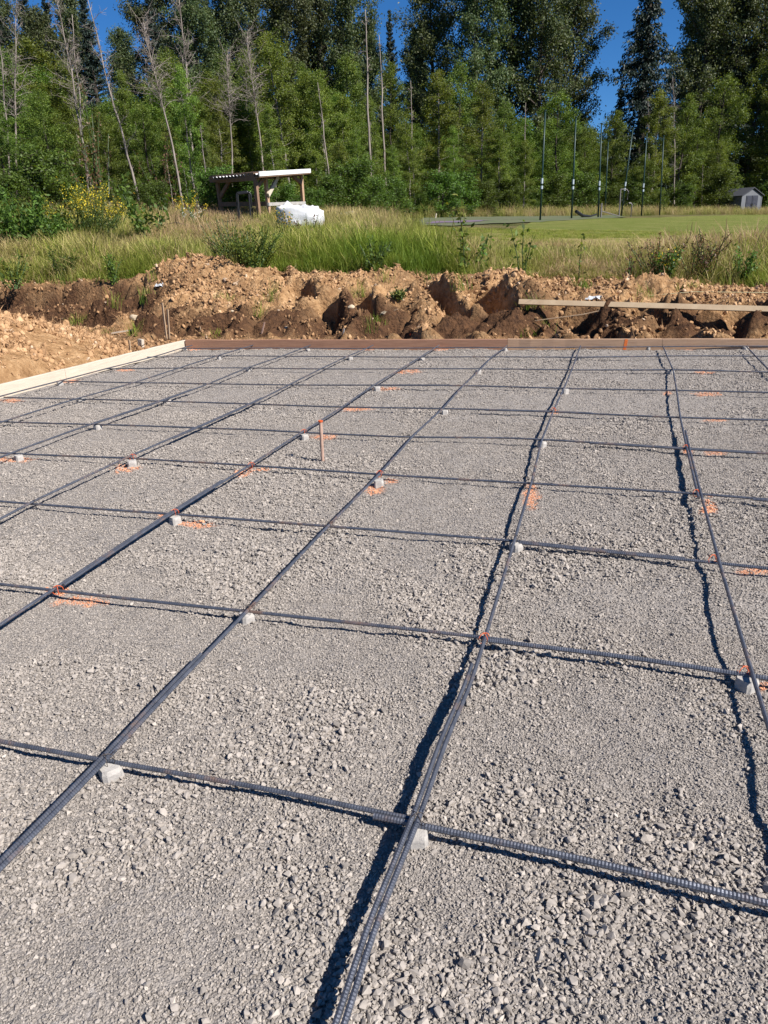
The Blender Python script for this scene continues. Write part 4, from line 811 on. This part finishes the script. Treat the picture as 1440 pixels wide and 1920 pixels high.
mid = [('alder', 20, 33, 150, 'dark bushy tree at the frame edge under the bare trunks', 1.25), ('alder', 110, 31, 165, 'big round dark green tree behind the yellow broom', 1.35), ('alder', 62, 38, 90, 'dark tree behind the big round one', 1.1), ('birch', 165, 40, 110, 'thin green tree between two leaning dead trunks', 1.1),
       ('alder', 215, 38, 200, 'dark leafy tree behind the leaning dead trunks', 1.2), ('alder', 290, 40, 190, 'leafy tree in the shade behind the forked dead tree', 1.1), ('birch', 372, 33, 120, 'bright green slender birch just left of the shelter', 1.0), ('birch', 262, 42, 130, 'pale thin birch behind the second leaning trunk', 1.0),
       ('birch', 430, 42, 150, 'birch behind the shelter, over its low roof end', 1.1), ('birch', 480, 46, 90, 'tall thin birch above the shelter', 1.0), ('birch', 552, 44, 62, 'tallest bright birch, its top bending over the shelter', 1.15), ('birch', 520, 40, 190, 'lower birch right behind the white roof', 1.2),
       ('birch', 610, 46, 130, 'birch behind the leaning pale snag', 1.2), ('alder', 590, 52, 120, 'darker tree between the bright birches', 1.1), ('birch', 650, 48, 175, 'bushy birch beyond the gravel heap', 1.3), ('birch', 700, 50, 180, 'birch whose top has a lighter yellow green tip', 1.1),
       ('alder', 735, 58, 120, 'dark tree under the small conifer', 1.1), ('birch', 770, 47, 222, 'conical birch with pale stems at the court edge', 1.35), ('birch', 822, 54, 135, 'broad pale birch before the big dark cottonwood', 1.35), ('birch', 850, 52, 235, 'lower birch in front of the broad pale one', 1.2),
       ('birch', 905, 54, 155, 'bright pointed birch before the dark cottonwood', 1.2), ('alder', 940, 60, 190, 'dark leafy tree behind the pointed birch', 1.1), ('birch', 982, 55, 262, 'round light green birch before the first net pole', 1.25), ('alder', 1040, 64, 170, 'dark tree behind the two nearest net poles', 1.3),
       ('alder', 1090, 66, 230, 'leafy tree between the net poles under the sky gap', 1.3), ('alder', 1140, 70, 210, 'dark tree at the foot of the drooping conifer', 1.3), ('birch', 1215, 66, 170, 'thin crowned grey green birch behind the last net poles', 1.3), ('alder', 1200, 64, 290, 'low spreading tree behind the leaning net pole', 1.6),
       ('alder', 1270, 72, 180, 'leafy tree right of the last net pole', 1.3), ('alder', 1335, 76, 140, 'drooping tree with a pale trunk just before the shed', 1.2), ('alder', 1395, 84, 120, 'dark tree directly behind the shed', 1.3), ('birch', 1440, 82, 90, 'pale tree at the frame edge past the shed', 1.2), ('alder', 1300, 80, 230, 'shaded tree between the pale trunk and the last pole', 1.3),
       ('alder', 545, 58, 60, 'dark tree behind the tallest bright birch', 1.1), ('alder', 350, 50, 90, 'dark tree behind the bright slender birch', 1.2), ('alder', 670, 60, 100, 'dark tree behind the tall pale snag', 1.1), ('alder', 860, 68, 120, 'shaded tree between the broad birch and the cottonwood', 1.2), ('alder', 1480, 80, 140, 'dark tree outside the frame past the shed', 1.3), ('alder', -50, 34, 150, 'dark tree outside the frame edge', 1.3), ('alder', 450, 56, 100, 'dark tree between shelter birches', 1.1),
       ('birch', 640, 43, 265, 'low young birch at the end of the gravel heap', 1.5), ('birch', 742, 46, 270, 'low young birch beside the pale stemmed conical one', 1.4), ('birch', 595, 41, 280, 'low young birch over the bulk bag', 1.5), ('birch', 880, 50, 290, 'low young birch behind the tallest sapling', 1.5), ('birch', 935, 53, 240, 'young birch between the pointed birch and the round one', 1.3),
       ('birch', 680, 46, 235, 'young birch under the tallest straight snag', 1.3), ('birch', 1075, 60, 300, 'low pale tree behind the second net pole', 1.5), ('birch', 400, 36, 220, 'young birch in front of the low roof end', 1.0), ('birch', 335, 36, 210, 'green young tree between the brushy dead tree and the slender birch', 1.1), ('birch', 1345, 74, 260, 'small pale green tree before the shed side', 1.4)]
for k, (kd, px, D, top, lb, wd_) in enumerate(mid): tree(kd, k % len(TR[kd]), px, D, top, lb, GM, wide_=wd_, lean=(-6 if px == 552 else 0))
GD = 'bare dead trees leaning in the wood'
for kd, v, px, D, ptx, top, lb in (('dead', 0, 181, 31, 108, -10, 'leaning dead tree with a bare forked crown, nearest the frame edge'), ('dead', 1, 170, 32, 130, 20, 'second dead trunk that shares the foot of the leaning forked tree'), ('dead', 1, 266, 31, 163, -8, 'long thin leaning dead trunk between two forked ones'),
        ('dead', 2, 348, 30, 268, 25, 'leaning dead tree with a brush of bare twigs beside the shelter birch'), ('snag', 0, 326, 30, 312, 300, 'short pale dead trunk at the foot of the brushy leaning tree'), ('snag', 0, 360, 30, 345, 310, 'short leaning dead trunk next to the brushy tree'),
        ('snag', 0, 390, 31, 376, 230, 'thick pale trunk beside the low end of the shelter roof'), ('dead', 0, 372, 40, 332, -20, 'tall dead tree with side branches above the bright slender birch'), ('dead', 2, 435, 40, 428, 90, 'grey twiggy dead tree behind the shelter roof'),
        ('dead', 2, 500, 42, 465, 55, 'twiggy dead tree above the shelter post'), ('snag', 0, 628, 44, 600, 150, 'pale bare snag leaning among the bright birches'), ('snag', 0, 700, 48, 683, 12, 'tallest straight pale snag in the middle of the wood'), ('snag', 0, 728, 54, 717, 62, 'shorter pale snag right of the tallest one'),
        ('snag', 0, 778, 56, 768, 148, 'lone pale snag under the small conifer'), ('dead', 1, 22, 36, 0, 45, 'bare white trunks at the frame edge'), ('dead', 0, 30, 37, 14, 20, 'bare white tree just inside the frame edge, the taller one'), ('snag', 0, 980, 58, 985, 190, 'thin white trunk over the round birch'), ('snag', 0, 1316, 74, 1320, 300, 'pale thin trunk standing before the shed'), ('dead', 1, 1265, 70, 1265, 140, 'thin bare tree right of the last net pole'), ('dead', 1, 1215, 68, 1218, 180, 'bare twiggy top behind the net poles')):
    b = gp(px, D); t = unD(ptx, top, D); ln = -math.degrees(math.atan2((np.array(t-b)[:2]@RR[:2]), t[2]-b[2])); r = tree(kd, v, px, D, top, lb, GD, lean=0, H=float(np.linalg.norm(t-b)))
    q = (Vector(t-b)).to_track_quat('Z', 'Y').to_matrix().to_4x4()@Matrix.Rotation(rt_.rand()*6.28, 4, 'Z'); r.rotation_euler = q.to_euler()
GU = 'bushes under the wood edge'
ubush = [(-20, 27, 1.9), (40, 26, 1.8), (95, 27, 2.3), (240, 28, 1.7), (290, 28, 1.3), (410, 30, 1.6), (440, 31, 1.4), (545, 32, 1.3), (590, 34, 1.9), (625, 37, 2.0), (665, 38, 2.2), (705, 42, 2.4), (745, 44, 2.0), (790, 46, 2.0), (830, 47, 2.6), (870, 49, 2.3), (915, 50, 2.4), (955, 53, 2.3), (1000, 56, 2.6), (1045, 58, 2.8), (1090, 60, 2.6), (1140, 63, 2.6), (1185, 64, 2.6), (1230, 66, 3.0), (1280, 68, 2.6), (1345, 72, 3.2), (1372, 78, 3.0), (1440, 78, 3.0), (1480, 76, 3.0), (480, 36, 1.8), (350, 36, 2.0), (180, 33, 2.2)]
BW = ['outside the frame edge', 'under the bare white trunks', 'below the big round dark tree', 'behind the pale leaved willow shrub', 'at the foot of the long thin leaning trunk', 'behind the low end of the shelter roof', 'between the black hoops', 'just behind the bulk bag', 'past the open end of the shelter',
      'behind the gravel heap', 'behind the gravel heap on its lawn side', 'where the court begins, in deep shade', 'before the conical birch with pale stems', 'beside the pale marker stake', 'behind the tallest slim sapling', 'below the broad pale birch', 'below the bright pointed birch', 'before the round light green birch',
      'just behind the nearest net pole', 'behind the gap of the first two net poles', 'behind the rolled net', 'behind the white stub post', 'behind the grey goal frames', 'behind the last net pole', 'between the last net pole and the pale trunk', 'beside the pale trunk near the shed', 'touching the shed wall', 'past the shed at the frame edge', 'outside the frame past the shed', 'seen through the open shelter', 'at the brushy dead tree', 'behind the yellow broom flowers']
SZ = {0: 'leafy green bush', 1: 'big leaved bush', 2: 'bright green bush'}
for k, (px, D, h) in enumerate(ubush): tree('bush', k % 3, px, D, 0, SZ[k % 3]+' '+BW[k], GU, H=h*[1, .75, .9, .6, .85][k % 5], wide_=1.35)
# a second, unbroken belt of undergrowth and young growth fills the shade between the stems
belt = source_collection('thicket_shapes', [bpy.data.objects.new('t', TR['bush'][i][0][1]) for i in range(0)] or [])
for i in range(3):
    o = bpy.data.objects.new(f'thicket_shapes_{i:02d}', TR['alder'][i][0][1]); belt.objects.link(o)
n = 520; px = rt_.uniform(-200, 1640, n); base = np.interp(px, [-200, 0, 400, 700, 1000, 1440, 1640], [36, 38, 42, 54, 68, 88, 80]); D = base+rt_.uniform(0, 34, n)**1.0
P_ = np.array([unD(a, 400, d) for a, d in zip(px, D)]); P_[:, 2] = Hfar(P_[:, 0], P_[:, 1])-.4; s = rt_.uniform(.22, .62, n)
scatter('thicket', P_, np.stack([0*px, 0*px, rt_.uniform(0, 6.28, n)], 1), np.stack([s*1.5, s*1.5, s], 1), rt_.randint(0, 3, n), belt, {'tint': rt_.rand(n)}, 'shaded thicket filling the wood behind the edge trees')
# ---------------------------------------------------------------- tall grass
def tuft(name, seed, nb, h, sp, wd_, mat, lean=.25, heads=False):
    r = np.random.RandomState(seed); V = []; F_ = []; A = []; k = 0
    for i in range(nb):
        az = r.rand()*6.28; b = r.normal(0, sp, 2); d = np.array([math.cos(az), math.sin(az)]); hh = h*r.uniform(.5, 1.1); ln = r.uniform(.05, lean)*hh; pw = np.array([-d[1], d[0]])*wd_*.5
        zs = (0, .35, .7, 1.0); wds = (1, .9, .6, .1)
        if heads and r.rand() < .55: wds = (.6, .4, 1.4, .5)
        for z, w_ in zip(zs, wds):
            c = b+d*ln*z**2.2*1.6
            for s_ in (-1, 1): V.append((c[0]+pw[0]*s_*w_, c[1]+pw[1]*s_*w_, hh*z*(1-.12*z))); A.append(z**1.3)
        for j in range(3): F_.append([k+j*2, k+j*2+1, k+j*2+3, k+j*2+2])
        k += 8
    return mk(name, V, np.array(F_), mat, attrs={'v': np.array(A)})
gs = source_collection('grass_shapes', [tuft('g', 1, 34, .75, .10, .012, M['grass']), tuft('g', 2, 30, .9, .12, .011, M['grass'], .4), tuft('g', 3, 36, .6, .14, .013, M['grass'], .5), tuft('g', 4, 26, .95, .14, .010, M['grass'], .35, True), tuft('g', 5, 24, .85, .16, .010, M['grass'], .5, True), tuft('g', 6, 44, .3, .13, .012, M['grass'], .6)])
rg = np.random.RandomState(44)
def grass(n, xlo, xhi, ylo, yhi, fn):
    x = rg.uniform(xlo, xhi, n); y = rg.uniform(ylo, yhi, n); d = depth(x, y); lat = (x-CAM[0])*RR[0]+(y-CAM[1])*RR[1]; px = 720+lat/d*F; dens, hs, ti, heads = fn(x, y, d, px)
    k = (d > 9) & (np.abs(lat) < d*.56+1.5) & (rg.rand(n) < dens); return x[k], y[k], hs[k], ti[k], heads[k]
def edge(x): return 11.75+.28*perlin(x*.9, x*0+.5, 7)+.15*perlin(x*3, x*0+1.5, 8)+.55*np.exp(-((x+6.4)/1.3)**2)
def fn(x, y, d, px):
    e_ = y-edge(x); lawn = (px > 800+np.clip((21-d), -10, 30)*12) & (d > 18.3+.8*perlin(x*.5, y*.2, 9))
    lawn |= (px > 800) & (d > 19.5)
    lawn |= (px > 740) & (d > 29)
    dens = (e_ > 0)*(~lawn)*np.clip(.75+.5*fbm(x*.6, y*.6, 2, 12), .2, 1)
    hmax = np.interp(px, [-100, 0, 300, 520, 700, 860, 930, 1150, 1240, 1440], [.70, .70, .68, .70, .76, .58, .40, .38, .60, .62]); far = np.interp(px, [0, 500, 700, 860, 1440], [.95, .6, .75, .5, .4])
    hs = (hmax+.12*fbm(x*.5+9, y*.5, 2, 14)+.10*rg.rand(len(x)))*np.clip(.5+e_*.5, .4, 1); hs = hs*(1-sm((d-14.5)/4)*(1-far))
    ti = np.clip(.36+.42*fbm(x*.45, y*.45, 3, 16)+.09*(d-13)/5+rg.normal(0, .12, len(x)), 0, 1); hd = (rg.rand(len(x)) < np.clip(.06+.4*sm((d-14.5)/4)+.22*(px > 1000), 0, .8)); ti = np.where(hd, np.clip(ti+.4, 0, 1), ti)
    ti = ti-.12*(px < 700)+.22*np.exp(-((px-1330)/130)**2)-.30*np.exp(-((px-790)/60)**2)-.15*np.exp(-((px-560)/60)**2)*(d < 17)+.25*np.exp(-((px-430)/80)**2)*(d > 17); ti = np.clip(ti, 0, 1); hs = hs*(1+.35*np.clip(fbm(x*1.6, y*1.6, 2, 19), -.6, .8))
    return dens, hs, ti, hd
parts_ = [grass(17000, -13, 9, 11.4, 17, fn), grass(26000, -24, 9, 16, 30, fn)]
def fn2(x, y, d, px):
    tl = np.interp(px, [0, 400, 620, 760, 1000, 1190, 1440], [99, 99, 33, 44, 52, 60, 70]); k = (d > tl) & (d < tl+7); return k*.9, .55+.35*rg.rand(len(x)), np.clip(rg.normal(.78, .16, len(x)), 0, 1), rg.rand(len(x)) < .6
parts_.append(grass(26000, -22, 26, 28, 82, fn2))
def fn3(x, y, d, px): return (px > 800)*(d > 15)*(d < 30)*.6, .10+.06*rg.rand(len(x)), np.clip(rg.normal(.45, .2, len(x)), 0, 1), rg.rand(len(x)) < 0
parts_.append(grass(14000, -6, 12, 15, 30, fn3))
def fn4(x, y, d, px): dd = (y > 9.2) & (y < edge(x)+.2); return dd*np.clip(1.6*fbm(x*1.3+4, y*1.3, 2, 18)-.55, 0, 1)*.5, .25+.2*rg.rand(len(x)), np.clip(rg.normal(.35, .2, len(x)), 0, 1), rg.rand(len(x)) < 0
p4 = grass(2600, -11, 5, 9.3, 12, fn4)
x, y, hs, ti, hd = [np.concatenate([p[i] for p in parts_]+[p4[i]]) for i in range(5)]; n = len(x)
z = np.where(y < 12.2, dirt_h(x, y)[0], Hfar(x, y))-.02
idx = np.where(hd, rg.randint(3, 5, n), np.where(hs < .3, 5, rg.randint(0, 3, n))); idx = np.where((rg.rand(n) < .12), 5, idx)
hs = np.where(idx == 5, np.maximum(hs*1.6, .3), hs)
scatter('tall_grass', np.stack([x, y, z], 1), np.stack([rg.normal(.0, .12, n), rg.normal(.06, .12, n), rg.uniform(0, 6.28, n)], 1), np.stack([np.clip(hs*1.3, .6, 1.3), np.clip(hs*1.3, .6, 1.3), hs*1.05], 1)*rg.uniform(.85, 1.15, (n, 1)), idx, gs, {'tint': ti}, 'tall green and straw coloured grass with reddish seed heads')
print('grass', n)
# ---------------------------------------------------------------- single weeds, saplings and shrubs
def plant(name, px, py, D, h, n_st, lf, mat, label, cat, lean=0.0, r=.2, leafn=14, flow=None, fl=0, group=None, seed=0, droop=.3, up=.0, dense=False):
    rng = np.random.RandomState(seed+int(px)); b = on(px, py) if D is None else gp(px, D); root = empty(name, tuple(b), label=label, cat=cat, group=group); sm_ = MB(); c = []; fc = []
    for s_ in range(n_st):
        a = rng.rand()*6.28; rr = r*rng.uniform(.3, 1); hh = h*rng.uniform(.6, 1) if s_ else h; d = np.array([rr*math.cos(a)+lean*h*RR[0], rr*math.sin(a)+lean*h*RR[1], hh]) if n_st > 1 else np.array([lean*h*RR[0], lean*h*RR[1], h])
        L_ = np.linalg.norm(d); bp = branch(rng.normal(0, r*.18, 3)*[1, 1, 0] if n_st > 1 else (0, 0, -.03), d, L_, rng, 6, up, .07); sm_.tube(bp, np.linspace(.012, .004, 7)*max(1, h*.7), 4, False)
        t = rng.uniform(.15 if not dense else .05, 1, leafn); q = np.stack([np.interp(t, np.linspace(0, 1, 7), bp[:, i]) for i in range(3)], 1); c.append(q+rng.normal(0, lf*.55, q.shape))
        if fl: t = rng.uniform(.7, 1, fl); q = np.stack([np.interp(t, np.linspace(0, 1, 7), bp[:, i]) for i in range(3)], 1); fc.append(q+rng.normal(0, .045, q.shape))
    sm_.build('stem', M['broom'], root); V, F_, vv = diamonds(np.concatenate(c), lf, lf*.5, rng, droop); mk('leaves', V, F_, M[mat], root, {'v': vv})
    if fl: V, F_, vv = diamonds(np.concatenate(fc), .035, .03, rng); mk('flowers', V, F_, M[flow], root, {'v': vv})
    return root
plant('sapling', 872, 560, 13.6, 1.35, 1, .10, 'alder', 'tallest slim leafy sapling rising before the lawn', 'sapling', .02, .1, 55, seed=1)
plant('sapling', 868, 560, 13.7, .8, 4, .10, 'alder', 'leafy side shoots leaning toward the lawn at the tall sapling', 'sapling', .35, .25, 20, seed=2)
plant('sapling', 984, 560, 13.1, .92, 3, .11, 'bushleaf', 'small leafy sapling alone in front of the lawn', 'sapling', 0, .22, 20, seed=3)
plant('sapling', 1092, 560, 12.8, .70, 1, .09, 'alder', 'little sapling showing only its leafy tip above the grass', 'sapling', 0, .1, 22, seed=4)
plant('sapling', 900, 560, 13.9, .62, 2, .10, 'bushleaf', 'short upright shoot between the two saplings', 'sapling', 0, .1, 20, seed=5)
plant('broom_shrub', 165, 420, 20.5, 1.6, 46, .05, 'broom', 'yellow flowering broom shrub before the dark tree', 'shrub', 0, 1.0, 110, 'yellow', 30, seed=6)
plant('broom_shrub', 210, 420, 21.5, 1.3, 26, .05, 'broom', 'lower broom shrub with fewer flowers beside the yellow one', 'shrub', 0, .9, 110, 'yellow', 9, seed=7)
plant('willow_shrub', 275, 420, 20, 1.75, 5, .15, 'bushleaf', 'pale leaved willow shrub with one tall shoot', 'shrub', 0, .8, 90, seed=8)
plant('leafy_shrub', 18, 420, 19, 1.6, 16, .12, 'bushleaf', 'big leaved green shrub at the frame edge', 'shrub', 0, 1.0, 130, seed=9)
plant('leafy_shrub', 70, 420, 21, 1.25, 18, .11, 'alder', 'dark leafy shrub between the edge shrub and the broom', 'shrub', 0, 1.0, 130, seed=10)
plant('leafy_shrub', 100, 420, 20, 1.0, 18, .10, 'bushleaf', 'lower green shrub at the foot of the yellow broom', 'shrub', 0, .9, 120, seed=11)
plant('dark_shrub', 462, 505, 14.8, .85, 56, .055, 'alder', 'dense dark green shrub at the end of the small soil mound', 'shrub', 0, .62, 70, seed=12, dense=True)
plant('dark_shrub', 428, 505, 15.2, 1.05, 24, .045, 'brownleaf', 'brownish weedy shrub behind the dark one', 'shrub', -.15, .5, 40, seed=13)
plant('dark_shrub', 195, 520, 15.3, .55, 10, .06, 'alder', 'small dark weed in the grass above the bank hollow', 'weed', 0, .2, 40, seed=14, dense=True)
plant('leafy_weed', 700, 500, 13.9, .62, 10, .08, 'bushleaf', 'broad leaved green weed in the grass at the bank top', 'weed', 0, .3, 26, seed=15)
plant('leafy_weed', 95, 500, 16.2, .6, 12, .08, 'bushleaf', 'green leafy weed in the grassy slope', 'weed', 0, .35, 24, seed=16)
plant('leafy_weed', 0, 500, 15.4, .7, 12, .08, 'alder', 'dark leafy weed at the frame edge', 'weed', 0, .35, 24, seed=17)
plant('leafy_weed', 530, 500, 18.5, .95, 6, .07, 'bushleaf', 'weed with yellow flowers beside the bulk bag', 'weed', 0, .3, 26, 'yellow', 22, seed=18)
plant('leafy_weed', 570, 500, 18.2, .8, 8, .06, 'brownleaf', 'brown weed partly covering the bulk bag', 'weed', 0, .35, 22, seed=19)
plant('leafy_weed', 345, 500, 24, 1.0, 10, .06, 'broom', 'yellow flowering weed at the foot of the brushy dead tree', 'weed', 0, .6, 22, 'yellow', 34, seed=20)
plant('leafy_weed', 366, 500, 24, .7, 8, .05, 'bushleaf', 'white flowering weed beside the yellow one', 'weed', 0, .4, 20, 'white', 20, seed=21)
plant('dock_weed', 1240, 500, 12.8, .75, 16, .045, 'brownleaf', 'dark brown dock weed before the lawn', 'weed', 0, .4, 60, seed=22)
plant('dock_weed', 1330, 500, 12.6, .8, 22, .04, 'brownleaf', 'reddish brown weed clump under the lawn, nearest the shed', 'weed', .1, .5, 60, seed=23)
plant('dock_weed', 1185, 520, 12.3, .45, 4, .06, 'brownleaf', 'small withered weed bending over the bank', 'weed', .2, .2, 16, seed=24)
plant('leafy_weed', 1255, 500, 12.6, .6, 8, .05, 'bushleaf', 'green weed with yellow flowers beside the brown dock', 'weed', 0, .35, 70, 'yellow', 5, seed=25)
plant('leafy_weed', 1405, 500, 12.3, .6, 7, .06, 'bushleaf', 'green weed at the frame edge under the shed', 'weed', 0, .3, 60, seed=26)
plant('grass_clump', 748, 562, None, .16, 40, .05, 'broom', 'green grass clump alone on the soil bank', 'plant', 0, .12, 6, seed=27)
# red brown withered sapling leaves under the dead trees
for px, D, h, lb in ((175, 30, 2.6, 'rusty brown shrub at the foot of the forked dead tree'), (195, 31, 4.6, 'tall rusty brown sapling among the leaning trunks'), (310, 30.5, 2.8, 'rusty brown shrub beside the short pale trunk')):
    plant('withered_shrub', px, 400, D, h, 7, .12, 'brownleaf', lb, 'shrub', 0, .8, 46, seed=int(D*7))
